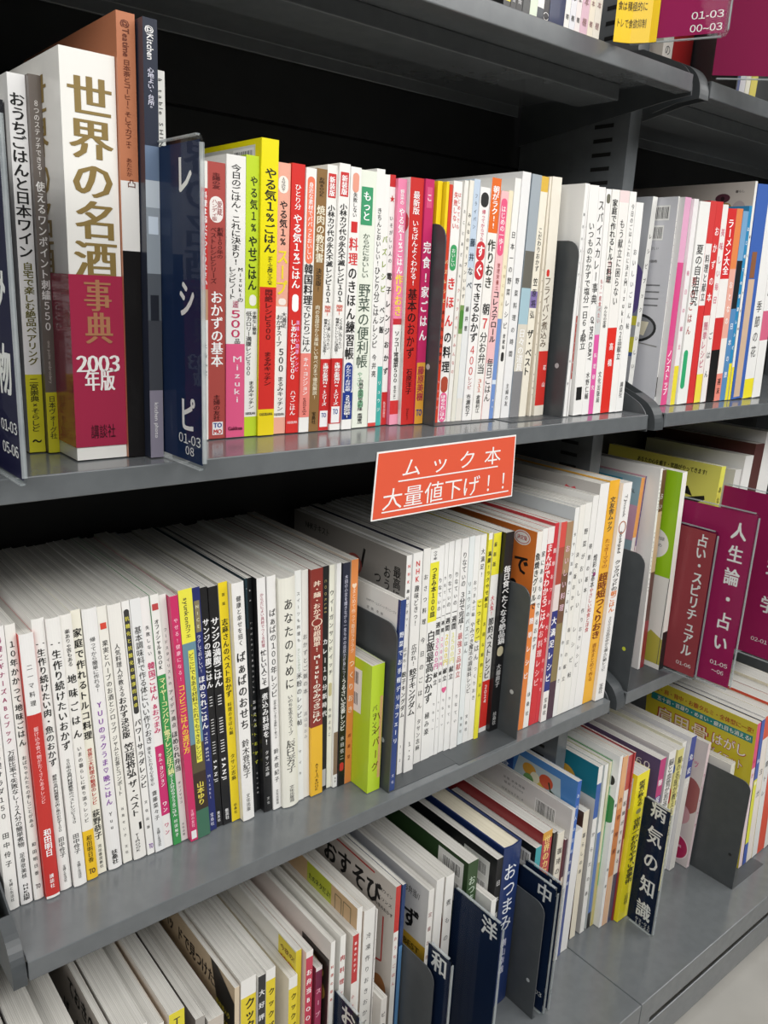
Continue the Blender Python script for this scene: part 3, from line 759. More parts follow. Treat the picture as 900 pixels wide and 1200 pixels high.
ROW_M = """
8.3 1069 22.7 -25 738 r1 # f0efec # # leftmost white spine, cut by the left picture edge # 肉と魚の料理サラダ150:.3:.66:.5:.46:333|田中伶子:.7:.84:.5:.46:333|主婦と生活社:.88:.97:.5:.26:666
25 1061.7 40 -5.5 736 r1 # f0efee # # white beginner cookbook spine with purple upper lettering # 料理ビギナーズABCブック:.03:.4:.45:.42:a0406a:2|万能比率で失敗なし!2人分の簡単煮物:.42:.78:.5:.5:333|足身奈美枝:.8:.9:.5:.4:333|NHK出版:.92:.985:.5:.5:111:2
40.7 1056 53.3 5.3 734 r.8 # f1efea # # white plain home cooking spine with an orange tinted right edge # 10年かかって地味ごはん:.05:.42:.5:.66:333:2|おばちゃんたちの手しごとがある:.45:.72:.5:.4:555|和田明日香:.77:.91:.5:.4:333|=:.93:.99:.5:.7:f2f2f2|^TO:.935:.96:.5:.5:3a1a2a:3
55 1055 71 20 746 r1 # d8433c # f0efee@0 c6332e@.285* f0efec@.99 # white topped red spine with white author lettering # 二一マ料理:.1:.26:.5:.36:666|駆け込み食べ物がたくさんあるレシピ:.33:.62:.5:.3:fcc|和田明日:.72:.83:.5:.5:fff:2|講談社:.9:.96:.5:.3:fff
71 1045 86 34.7 728 r1 # f1f0ed # # white meat and fish spine with brush black lettering # 一生作り続けたい肉・魚のおかず:.07:.52:.5:.58:222:2|銀座の名門料理教室の肉と魚のおかず100:.55:.77:.5:.34:333|田中伶子:.79:.87:.5:.44:333|主婦と生活社:.9:.97:.5:.24:666
87.3 1040.7 102.7 53.3 727 r1 # f1f0ed # # white everyday dish spine with black lettering, right of its twin # 一生作り続けたいおかず:.07:.47:.5:.6:222:2|50年の名門料理教室のベストレシピ130:.5:.75:.5:.34:333|田中伶子:.79:.87:.5:.44:333|主婦と生活社:.9:.97:.5:.24:666
102.7 1033 114.3 70.7 722.5 r.6 # f1efea # f1efea@0 f0c428@.8* # slim white spine with an orange yellow foot # 楽ありゃ苦もある:.05:.18:.5:.4:444|地味ごはん:.2:.45:.5:.7:222:2|いまの暮らしに寄り添うレシピ:.47:.77:.5:.36:444|和田明日香:.82:.93:.5:.46:3a3010|^TO:.95:.98:.5:.6:3a1a2a:3
115 1025.7 125 81.3 717.5 # f0edde # # ivory spine with bold black Turkish cookery lettering # 家庭で作れるトルコ料理:.06:.47:.5:.88:1c1c1c:3|世界三大料理の魅惑のレシピ:.5:.72:.5:.5:b83a30:2|荻野恭子:.74:.86:.5:.75:222:2|河出書房新社:.88:.98:.5:.36:444
127.7 1020.7 145 95 716 r1.5 # f1f0ef # # wide white spine with purple lettering and a heart # 帰ってから簡単に作れる!:.1:.3:.5:.34:777|YUUのラクうま♡晩ごはん:.33:.74:.5:.42:8a4aa8:2|Yuu:.76:.84:.5:.34:555|扶桑社:.92:.98:.5:.4:111:2
145 1013 155.7 114 712.7 # f0eee6 # # off white fruit and herb drinks spine # ■:.05:.09:.5:.7:d84a3a:2|果実とハーブのお酒とシロップ:.12:.47:.5:.55:555|ジャムとお茶とコンポート:.48:.72:.5:.5:555|谷島せい子:.76:.9:.5:.3:777|文化:.92:.97:.5:.3:777
157.3 1009 172.7 125.3 711 r.8 # f0eee9 # # white standard side dish spine with bold The Best lettering # 人気料理人が教える:.14:.34:.4:.36:444|おかず決定版:.34:.5:.4:.52:222:2|笠原将弘:.52:.66:.5:.66:222:2|ザ・ベスト:.67:.82:.5:.6:222:2|=:.85:.88:.75:.2:111|TJMOOK:.89:.97:.4:.4:444
173.3 1003.3 181.7 140.5 707 # f2f1ee # # white power salad spine with a long black pill # =o:.03:.42:.5:.7:3a3a3a|抗糖化と抗酸化の健康的食卓:.05:.4:.5:.5:f0e860|パワーサラダレシピ:.44:.72:.5:.8:222:2|文化出版:.76:.9:.5:.4:555|^TO:.95:.98:.6:.6:7a3aa0:3
182.7 1000 193.3 150 704.7 # eceded # # white seasoning cookbook spine with grey black lettering # 基本調味料で作る体にいい作りおき:.1:.55:.5:.62:555|体をいたわる心を安心:.56:.72:.4:.36:777|齋藤菜々子:.74:.87:.5:.46:444|主婦と生活社:.9:.98:.5:.3:666
193.3 995 204 162.7 702.5 # f3efee # f3efee@0 cc2e70@.57* f0eeec@.86 # white and magenta Korean snack spine # 失敗しない:.1:.22:.5:.4:444|韓国ごはん:.24:.39:.5:.7:c82e68:2|&おつまみ:.4:.52:.5:.7:c82e68:2|キム・ヨンジョン:.6:.74:.5:.44:fff|ワン:.8:.85:.5:.5:fff:2|ワン:.89:.95:.5:.5:c82e68:2
204 991.7 212.3 176 699 # 3c9650 # f1f0ec@0 3c9650@.3 # white topped green microwave cookbook spine # ■:.02:.07:.5:.8:c04a4a:2|オフィシャルBOOK:.09:.28:.5:.5:555:2|マイヤーコンパクト電子レンジ圧力鍋:.31:.7:.5:.7:f2f0b0:2|で1人分のラクうまごはん:.7:.88:.5:.5:fff|村田裕子:.89:.97:.5:.4:fff
212.3 987 222.3 185 699 # efeeea # # pale grey white lunchbox spine with thin black lettering # フードスタイリストの:.12:.35:.5:.4:555|アイデア満点:.36:.52:.5:.55:444|ほめられ弁当:.53:.7:.5:.75:333:2|ダンノマリコ:.74:.84:.5:.36:666|文化出版:.92:.98:.5:.3:777
224 987.7 231.7 201 700 # cc2f66 # cc2f66@0 # magenta spine with yellow convenience meal lettering # やせる!健康になる!:.08:.33:.5:.5:fcd|コンビニごはんの選び方:.34:.62:.5:.8:f4d24a:2|主婦の友社:.86:.94:.5:.4:fcd|=:.955:.99:.5:.7:eee
232.3 984 244.3 207.5 694 # d2d2c4 # efe94c@0 6a90a0@.2 5a5038@.6 3a2c24@.72 42705a@.88 # yellow topped spine over a blue green food photo # >syunkon:.03:.13:.5:.45:555|カフェ:.13:.18:.5:.4:555|=:.23:.68:.6:.42:e8e454|どこにでもある材料でだれでもできるレシピ:.24:.67:.6:.36:444|山本ゆり:.76:.86:.5:.5:f0e060:2
245 975.7 253.3 222.7 691 # 1f2a68 # 222c6c@0 # navy praised meals spine with white lettering # =:.05:.17:.55:.6:8a8060|NICE:.06:.16:.55:.4:eec|ラクしておいしい!:.18:.33:.5:.44:dde|ほめられごはん:.34:.56:.5:.68:fff:2|>THE BEST:.57:.7:.5:.5:dde|Mizuki:.75:.86:.5:.4:dde|宝島社:.92:.98:.5:.4:dde
253.3 970.7 260.8 232.5 690.7 # 17171a # # black spine with heavy white lettering, left of two identical ones # サンジの満腹ごはん:.12:.4:.5:.8:f4f4f4:3|>IIII  IIIIII IIIII:.43:.68:.5:.6:eee:2|>SANJI:.7:.8:.5:.62:fff:3|集英社:.93:.98:.5:.4:eee
262 968 271.5 246 689 # 17171a # # black spine with heavy white lettering, right of two identical ones # サンジの満腹ごはん:.12:.4:.5:.8:f4f4f4:3|>IIII  IIIIII IIIII:.43:.68:.5:.6:eee:2|>SANJI:.7:.8:.5:.62:fff:3|集英社:.93:.98:.5:.4:eee
272 964 284.8 255.5 684.5 # d6d4c4 # f0d622@0 # plain yellow spine with black lettering next to black pair # ≡≡:.03:.1:.5:.5:222:2|志麻さんのベストおかず:.14:.46:.5:.6:2a2a1a:2|料理のきほん編:.48:.62:.5:.4:3a3a1a|タサン志麻:.7:.82:.5:.46:2a2a1a|扶桑社:.92:.97:.5:.3:333
285.3 963.5 298 272.5 685 r.8 # f1f0ee # # white grandmother new year dishes spine # 健康と幸せを招く:.05:.25:.5:.36:444|ばぁばのおせち:.27:.6:.5:.68:333:2|鈴木登紀子:.64:.81:.5:.56:333|文化出版:.88:.96:.5:.3:666
298.7 953 300.5 284 680 # 16303a # 18323c@0 17171a@.2 # very thin dark teal spine left of a black one # ≡:.02:.06:.5:.6:eee|ベストおかず:.5:.75:.5:.7:d6d84a
300.5 950.7 307.5 288.5 679 # 15181b # 15181b@0 # black spine with lime green lettering low down # ≡≡:.03:.11:.5:.5:ddd:2|いちばん食べて最強のおいしさ:.17:.48:.5:.4:ccc|志麻さんの:.5:.63:.5:.6:eee|ベストおかず:.55:.8:.5:.7:d6d84a:2|タサン志麻:.82:.93:.5:.4:ccc
310 953 320 302.7 678.7 r.5 # 18181a # f0efee@0 161618@.45 # white topped black stew cookbook spine # からだによい具材でつくる料理:.06:.28:.5:.36:b06070|忙しい人こそ:.29:.44:.5:.62:333:2|煮込み料理を!:.47:.7:.5:.66:eee:2|タサン志麻:.72:.84:.5:.4:ddd|文化:.93:.97:.5:.3:ccc
320.5 950 331 313.3 676.8 r.5 # f1f0ee # # white hundred year recipe spine # ばぁばの100年レシピ:.13:.5:.5:.66:333|日本の味いつまでも美味しく食べる:.51:.68:.5:.3:666|鈴木登紀子:.72:.88:.5:.5:333|文化出版局:.91:.98:.5:.28:777
332 948 348.5 324.8 680 r2.5 # eeede2 # # thick cream rounded spine with thin black brush lettering # あなたのために:.08:.47:.5:.5:333|いのちを支えるスープ:.49:.67:.5:.28:777|辰巳芳子:.69:.84:.5:.5:444|文化出版局:.9:.98:.5:.26:777
348.8 939.5 354.7 344 670.7 # eff1ee # # slim white rice flour recipe spine # スイーツも料理も:.08:.3:.5:.45:666|おいしいから作れる:.32:.42:.5:.36:aba|米粉のレシピ帖:.42:.66:.5:.75:444|サイキ:.75:.9:.5:.4:777
355.2 936 364 352.5 670 # e9e8e2 # # pale grey white spine with faint grey lettering # おかずとご飯の本:.26:.53:.5:.62:999|高山なおみ:.6:.73:.5:.5:aaa
364.5 934.7 375.2 366.7 668.5 # 8a3028 # 8a3028@0 eebb34@.68* # brick brown spine over a golden yellow foot # 丼・麺・おかず◯の超簡単!:.05:.35:.5:.56:f2dcc8:2|Mizukiのやみつきごはん:.36:.66:.5:.64:f4ece0:2|ATFJベBOOK:.85:.98:.5:.36:4a2a10
376 928 381.3 377.3 665.3 # 18181a # # black ten minute curry spine # >COOKLES:.05:.2:.5:.5:b8aa70|カレー10分新時代:.3:.66:.5:.75:eee:2|=:.9:.98:.5:.7:bbb
381.9 924.8 389.3 385.9 663.5 # efefe0 # # cream white vegan sandwich spine with a small oval # ウィーガンサンドイッチ:.1:.48:.5:.72:333|=o:.51:.57:.5:.6:c8c090|今井ようこ:.62:.76:.5:.5:555
390 924 396 396 661.3 # f1f1f0 # f1f1f0@0 8a7460@.74 f1f1f0@.94 # blank white spine with a brown patch low down # 健康:.95:.98:.5:.3:777
395.8 922.7 402.7 404 660.8 # 1f2230 # 23263a@0 191919@.4 # dark navy to black fussy meal spine # 木田の小言を聞きながら一生ものの自炊力が身につく:.05:.5:.5:.42:ccd|うるさい定番レシピ:.5:.74:.5:.66:eee:2|水田信二:.76:.88:.5:.5:ddd|=o:.89:.93:.5:.6:c33
403.5 919.5 409.9 414 657 # d6c8b8 # e38c4c@0 # orange spine at the right end of the long tight group # ♥まとめて作って毎日ラクラク:.1:.4:.5:.5:f6dcc0|つくりおき:.42:.68:.5:.7:f4ecd8|成美堂:.75:.9:.5:.4:8a3a10
430 931 444.2 432.5 783 d.1 # b9d62e # bcd832@0 # small lime green pocket book standing in front of the bookend # バランス:.3:.55:.35:.35:5a5a30|ハンバーグ:.35:.85:.55:.5:6a3a20|=:.25:.9:.86:.22:d8b078
456 928.6 462 469 705 d.2 l0.4 # eeeeec # 28407e@0 # white covered book with a blue spine beside the bookend plate # 野菜でお手軽デリカフェーリ:.15:.75:.5:.7:e8ecf4:2|文化:.9:.97:.5:.4:dde
464.6 909 472.4 480 651.7 M # 8d8a86 # eeedea@0 # grey dumpling magazine with black cover lettering, left of two alike # NHK:.03:.13:.5:.5:d04040:2|趣味どきっ!:.14:.32:.5:.45:444|広がれ!:.4:.5:.5:.5:444|餃子キングダム:.51:.73:.5:.7:222:2|1・2:.85:.95:.5:.4:555
473 906.8 483.3 485.5 649.5 M # e8e8e8 # eeedea@0 # white dumpling magazine spine, right of two alike # NHK:.03:.13:.5:.5:d04040:2|趣味どきっ!:.14:.32:.5:.45:444|広がれ!:.4:.5:.5:.5:444|餃子キングダム:.51:.73:.5:.7:222:2|1・2:.85:.95:.5:.4:555
484 896.5 491.7 494.8 644.9 M # 26283a # efeeea@0 # white mook spine with black cover edge and small black lettering # おさつ料理:.1:.35:.5:.5:444|今日のごはん:.38:.75:.5:.55:555|タサン志麻:.78:.94:.5:.5:444
492.6 892.8 501 504 645.5 M # efefee # f2f2ef@0 efe83a@.06 f2f2ef@.33 # white rice dish mook with a yellow upper band # ウマ本:.01:.05:.5:.4:555|つまみ本100皿:.08:.31:.5:.5:444:2|白飯最高おかず:.37:.72:.5:.8:333:2|極み楽:.76:.88:.5:.5:444
502 888 507.8 514.5 641 M # f1f1ef # # white weekly menu mook with pink price, leftmost of four # りなてぃの:.14:.3:.5:.6:444|一週間:.31:.41:.5:.75:222:2|3500円:.42:.57:.5:.8:d858a0:2|献立:.58:.65:.5:.7:222:2|りなてぃ:.72:.88:.5:.4:777
508.3 885.6 512.3 521.3 638 M # f1f1ef # # white weekly menu mook with pink price, second of four # りなてぃの:.14:.3:.5:.6:444|一週間:.31:.41:.5:.75:222:2|2500円:.42:.57:.5:.8:e070a8:2|献立:.58:.65:.5:.7:222:2|りなてぃ:.72:.88:.5:.4:777
512.8 883 519.4 529 635.5 M # f1f1ef # # white weekly menu mook with yellow price, third of four # りなてぃの:.14:.3:.5:.6:444|一週間:.31:.41:.5:.75:222:2|2000円:.42:.57:.5:.8:e8d83a:2|献立:.58:.65:.5:.7:222:2|♥:.67:.71:.5:.7:e06090|りなてぃ:.72:.88:.5:.4:777
519.8 881 526.8 536.3 633.3 M # f1f1ef # # white weekly menu mook with pale yellow price, rightmost of four # りなてぃの:.14:.3:.5:.6:444|一週間:.31:.41:.5:.75:222:2|1500円:.42:.57:.5:.8:e6e48a:2|献立:.58:.65:.5:.7:222:2|りなてぃ:.72:.88:.5:.4:777
527.2 878.8 534.7 542.5 632.4 M # f1f0ee # # white three minute menu mook with a dark right edge # りなてぃの:.06:.22:.5:.6:444|3分で完成!:.24:.42:.5:.7:333:2|最強3品献立:.43:.65:.5:.62:c04848|りなてぃ:.72:.88:.5:.4:777
535.6 874 541 550 630.2 M # e9efef # # pale bluish white mook spine with grey lettering # リュウジのバズごはん:.2:.55:.5:.6:777|宝島社:.85:.95:.5:.4:888
541.6 871.6 547 556.5 629.3 M # f1f1ef # # white noodle recipe mook spine # おつまみ三昧:.2:.38:.5:.5:666|やみつき魔法の調味料レシピ:.4:.75:.5:.7:444|宝島社:.85:.95:.5:.4:777
547.8 869 555 562.7 628.3 M # f1f1e6 # f2f1ee@0 f0e850@.3 f2f1ee@.5 # white mook spine with a pale yellow middle patch # 大満足!:.06:.2:.5:.6:444|こっそりごはん:.3:.6:.5:.72:444|つくりおき:.62:.8:.5:.5:777
555.6 867 559.6 571 626.5 M # efe640 # f2f1ee@0 efe63a@.03 efe63a@.5 # yellow rapid recipe mook spine # 満腹!ラクやせ献立:.08:.35:.5:.8:333:2|お得な節約ごはん:.4:.8:.5:.7:553
560.6 859.8 572 582.4 625.5 M # efeeec # efe63a@0 f2f1ee@.2 d8342c@.73 f0eeec@.975 # white money saving mook with red foot and yellow head # 最新版:.03:.17:.3:.35:555|大人気!:.3:.4:.45:.4:d84a5a:2|節約ベストレシピ:.41:.72:.5:.66:333:2|2024:.75:.85:.5:.5:fff
573 858.5 582.4 593.3 625.2 M d.2 # 19191b # # black favourite dishes mook spine with white lettering # 毎日食べたくなる絶品鍋:.16:.55:.5:.72:eee:2|=o:.56:.61:.5:.7:c8c0a0|大橋典子:.65:.77:.5:.5:ccc|扶桑社:.9:.97:.5:.4:bbb
606.5 852.7 611.8 632.8 624 M y0.588 # dd7a35 # f0ece4@0 e8853a@.35 # orange covered grill magazine with a round white badge # 魚焼きグリルで:.1:.38:.5:.85:222:3|簡単レシピ:.4:.75:.5:.7:fff:2
612.6 850.8 618.7 637.3 620.8 M y0.588 # f0efec # # white spine between orange and red magazines # 家にあるもので作るおかず:.1:.6:.5:.6:555|扶桑社:.8:.95:.5:.5:555
619.4 849 626 642.7 619.2 M y0.588 # cc2c30 # f0e8e6@0 d02c34@.08 # red magazine spine with white cartoon lettering # まんがでわかるごはん:.08:.5:.5:.85:fbeaea:3|お料理レシピ:.5:.8:.5:.7:f6c8c8:2
626.5 840.5 632.9 651.5 613.9 M y0.588 # c83038 # d0303c@0 # red magazine spine, narrower of the two red ones # 簡単おつまみ大全:.1:.6:.5:.7:fbdada:2|おうちで:.65:.85:.5:.6:fcc
633.3 838 639.5 657.3 613.3 M y0.585 # e8dcd8 # d85048@0 b04a3c@.12 e8dcd8@.3 28307e@.43 f0ece8@.84 # red headed spine with a navy middle block # 大満足レシピ:.45:.8:.5:.8:fff:2|宝島社:.87:.97:.5:.5:444
639.9 835.6 646 663 613.3 M y0.585 # 7a5a48 # a88868@0 70503a@.25 8a7a50@.5 4a3040@.8 # brown food photo spine # おいしい料理:.1:.45:.5:.6:ecd
647.3 828.8 651.7 674.7 596 M y0.585 # c9ced2 # eeeeeb@0 # light grey covered magazine with dark cover lettering # タサン志麻のごはん:.1:.5:.5:.5:666|作りおき:.6:.85:.5:.5:777
652.2 827 657.8 680 593.3 M y0.585 # efeeea # efede6@0 # cream white mook spine with tiny grey lettering # 決定版おかず:.2:.5:.5:.5:777|毎日の献立:.55:.85:.5:.5:888
658.3 823.4 665 686.7 590.7 M y0.585 # efeee9 # # off white mook spine with a dark left edge # 野菜がおいしい:.1:.5:.5:.5:777|レシピ帖:.55:.85:.5:.5:888
665.6 820.2 671.2 696.8 581.9 M y0.585 # efeeeb # # white mook spine with a small blue sea mark low down # 得意の基本:.2:.45:.5:.5:555|作りおきレシピ:.5:.8:.5:.5:888
672 817 681.5 705.3 568 M d.21 y0.585 # c4c0bc # f1f0ee@0 # grey covered mook with a red starburst and red spine lettering # 煌彩の基本:.3:.45:.4:.4:444|=o:.38:.4:.5:.3:a04080|やさしい和食と洋食:.45:.65:.4:.4:c05050
682.2 811 693.3 712.8 564.8 M d.21 y0.585 # e8b040 # f0b432@0 # golden yellow time saving mook spine # 文友舎ムック:.07:.22:.5:.5:555:2|たっきーママの:.25:.38:.5:.5:a04a20|超時短つくりおき:.4:.7:.5:.85:7a3410:3|週末まとめて作る:.72:.9:.5:.4:9a5a20
697 811 707 730.7 567.5 M d.21 y0.580 # f0efec # f1f0ee@0 # wide white breakfast recipe magazine, last on its shelf # >TJmook:.05:.15:.5:.4:777|◯:.17:.22:.5:.5:b05a20:2|>cookpad:.21:.31:.5:.5:444:2|クックパッドの:.34:.48:.5:.62:333:2|朝ごはん:.48:.58:.5:.6:e08038:2|2000万品の中から選んだ朝レシピ:.6:.86:.5:.4:444|宝島社:.92:.97:.5:.4:777
"""
ROW_R = """
T .625 2 752 561 756 M d.21 # 9cb8c4 # e8a050@0 d8d4d0@.3 # magazine with a blue sea cover and orange spine mark # 
T .625 2 757 559 761 M d.21 # e0a8b8 # 1f2a68@0 3a3f86@.25 e0d8d8@.35 d86ab0@.7 # thin navy spine right of the sea cover # きらめき:.1:.3:.5:.6:fff
743 787 748 769 551 M d.21 # f0efec # # white magazine with grey roman capitals on its spine # >GOOD STYLE:.05:.2:.5:.6:888|>FAMILY STYLE CAFE:.3:.6:.5:.6:777
749 784 754 776.6 552 M d.2 # 7a4a40 # 6a4438@0 c8a88a@.2 5a342c@.5 8a2c34@.75 # dark brown speckled thin magazine spine # 占い:.1:.2:.5:.6:ddd
771.4 785.9 776.6 801 554.6 M d.21 # eceae4 # f0efe8@0 222@.8 # magazine with a lime green and white cover # 
T .62 3 846 548 851 M d.21 # e2e06a # e0de5e@0 # yellow magazine with black lettering along its cover top # あなたの心:.1:.4:.5:.6:333
T .64 3 862 552 869 M d.2 # d8d8d4 # # grey white book behind the maroon divider signs # 
T .64 3 874 536 884 M d.2 # e6e6e4 # # white book with a small black mark at the right picture edge # 
T .64 3 886 522 898 M d.2 # 54302e # # dark red brown book at the right edge of the middle shelf # 
T .64 3 899 508 912 M d.2 # e4e4e2 # # pale book cut by the right picture edge, middle shelf # 
"""
ROW_L = """
T .60 0 12 1250 22 M d.22 # 4a3a30 # # dark brown magazine in the bottom left corner # 
T .60 0 26 1240 60 M d.22 # e6e4e0 # # thick pale magazine in the bottom left corner, pages up # 
T .60 0 66 1235 96 M d.22 # d9d7d2 # # pale magazine right of the bottom left corner stack # 
T .60 0 128 1222 136 M d.22 # bdb6ae # efeeea@0 # grey covered magazine with black brush lettering along the cover # 
T .60 0 140 1216 172 M d.22 # e9e7e2 # efeeea@0 # thick white magazine right of the grey lettered cover # 
T .60 0 174 1208 192 M d.22 # d8b890 # efeeea@0 # white magazine with a tan cover edge # 
T .60 0 198 1191 216 M d.22 # efeeea # e6d838@0 # white paged magazine with a yellow label at its spine head # Tj:.02:.1:.5:.6:555
T .60 0 229 1196 240 M d.22 # 6a625c # a8a49e@0 # grey spined magazine with a dark photo cover # 
T .60 0 244 1198 262 M d.22 # e9e6e0 # c8bfb4@0 # beige spined magazine left of the kraft cover # 
T .60 0 275 1159 280.5 M d.22 # c9b496 # d8c8ae@0 # kraft brown magazine with a black corner triangle and outlined lettering # 
T .60 0 282.4 1152 300 M d.22 # efeeea # efeeea@0 e6d02e@.08 # white and yellow magazine right of the kraft cover # クックパッド:.09:.4:.6:.6:222:3
T .60 0 302.6 1146.4 311.3 M d.22 # efeeea # 2a2a2c@0 # dark spined magazine with white lettering # 大好評おかず:.05:.4:.5:.7:eee:3
T .60 0 312 1139 322.8 M d.22 # efeeea # efeeea@0 e6d02e@.05 # slim yellow spined magazine with black lettering # クックパッド:.08:.4:.6:.6:222:3
T .60 0 338.7 1148 348.5 M d.22 # e6ddc8 # efeeea@0 e6d02e@.06 # cream covered magazine with a yellow spine # クックパッド:.08:.4:.6:.6:222:3
T .605 0 347 1116 353.5 M d.22 # e4e2dc # d8c42e@0 # yellow labelled magazine behind the cream covered one # 
T .60 0 359 1117.5 367 M d.22 # e8ccc4 # efeae6@0 c8445a@.03 # white spine with pink and red lettering # お弁当BOOK:.08:.4:.5:.7:fff:2
T .60 0 370.5 1136 377.7 M d.22 # 8a2c44 # f0e6e6@0 7a2a4a@.02 a83a5e@.12 # shorter dark rose spine # スープレシピ:.1:.5:.5:.7:fcd:2
T .59 0 388 1106 393 M d.22 # e6e4de # efeeea@0 # magazine with a dark food photo cover and red lettered spine # 料理の基本:.1:.3:.5:.6:b43
T .595 0 399.4 1098.7 405.5 M d.22 # efeeea # efeeea@0 # white spine with large red cooking lettering # 肉料理と魚料理:.08:.5:.5:.85:b84040:2
T .595 0 413.9 1098 423.5 M d.22 # dfdad2 # c23434@0 efeae4@.25 # white spine with a red label at its head # 基本のおかず:.03:.2:.5:.4:fff|小さなおかず:.3:.6:.4:.5:c66
T .60 0 419 1066 425 M d.22 # cfae84 # efeeea@0 # tan covered magazine with a yellow green corner label # 
T .60 0 427 1069.8 440 M d.22 # e4e2de # e9e8e4@0 # wide white grey spine # 冷凍作りおきおかず:.1:.6:.5:.4:888
T .60 0 441.3 1067 446.8 M d.22 # e0dedb # e6e4e0@0 # narrow white grey spine beside the wide one # 冷凍保存:.1:.5:.5:.6:888
T .585 0 446 1173 452.7 M d.18 # e0dad2 # e4e0da@0 # small white booklet with black spine lettering # ビタミン:.1:.5:.5:.6:333:2
T .60 0 464.5 1040.5 470.2 M d.22 # cdc6be # c23430@0 efeeea@.22 # beige magazine with big black lettering and a thin red outline # おうちごはん:.23:.5:.5:.6:b44
T .60 0 472 1038 476 M d.22 # 203a68 # 1f3a6a@0 5a8ab8@.3 # navy edged magazine curving behind the beige one # 
T .60 0 503 1045 509.3 M d.22 # e9e7e2 # efede8@0 # white best hundred magazine with a yellow cover block # 定番おかず:.1:.5:.5:.6:966
T .60 0 512 1033 521 M d.21 # eae8e4 # efeeea@0 # white paged magazine behind the best hundred one # 
T .60 0 523 1029 532.7 M d.21 # d8d4ce # efeeea@0 # white magazine with a brown pot photo on its cover # 煮もの:.1:.4:.5:.5:777
T .60 0 549.3 1013 561 M d.21 # 24401e # 2c4a24@0 # dark green spine with white lettering and a barcode label # おつまみとお酒の小皿:.08:.6:.5:.6:cdc
T .575 0 576 1056.7 581.7 d.12 # efeeea # efeeea@0 # small white booklet in front of the black book # サラダ:.1:.4:.5:.6:555
T .595 0 583 1008.3 590 d.19 # 17181b # 17181b@0 # black spine with a barcode label, left of the thick navy book # 日本酒:.1:.4:.5:.6:ddd
T .60 0 591 996 611.5 d.21 h c r2 # 1c2f60 # 1e3468@0 # thick navy hardcover with large white spine lettering # おつまみ:.1:.52:.45:.62:e8ecf2:1|横山幸雄:.57:.8:.45:.3:dde
T .60 0 628.3 995 635 d.17 # 1c2022 # 3aa0a8@0 # short black book with a teal spine edge # 
T .60 0 637 977.5 648 d.19 # 9a3030 # d8a03a@0 b83840@.05 d8a03a@.3 # rose red spine with yellow lettering # 世界のカクテル:.03:.4:.5:.6:f4dc8a:2
T .605 0 649 977 653.5 d.18 # 2a2220 # 2c2422@0 # slim dark brown spine right of the rose red one # 
T .605 0 654.2 978 662 d.18 # e9e2d0 # ece6d6@0 # cream spine with thin black bars # 珈琲の本:.1:.4:.5:.6:333
T .602 0 662.6 985 667.5 d.18 # 6a2a3a # 4a2030@0 d8c8b8@.3 # dark wine spine beside the barcode cover # 
T .600 0 671 950 674.6 M d.225 # dcdad8 # dcdad8@0 # large white grey back cover with small print and barcodes # 
T .603 0 677.5 917 687 d.225 # 4a86c8 # 2f64b8@0 3a4a88@.4 # blue book with a flower dish photo and blue spine # あの人の日本の食卓:.05:.6:.5:.6:dfe8f2
655 1118.6 664 677 975 d.045 y.605 # e9e8e6 # # short white book at the front of the deck gap # 
667 1111.8 673.2 684 953 d.19 l-1.0 y.614 # 4a2a1e # ece4d0@0 # dark brown book with a cream spine # 暮らしの本:.15:.5:.5:.5:777
"""
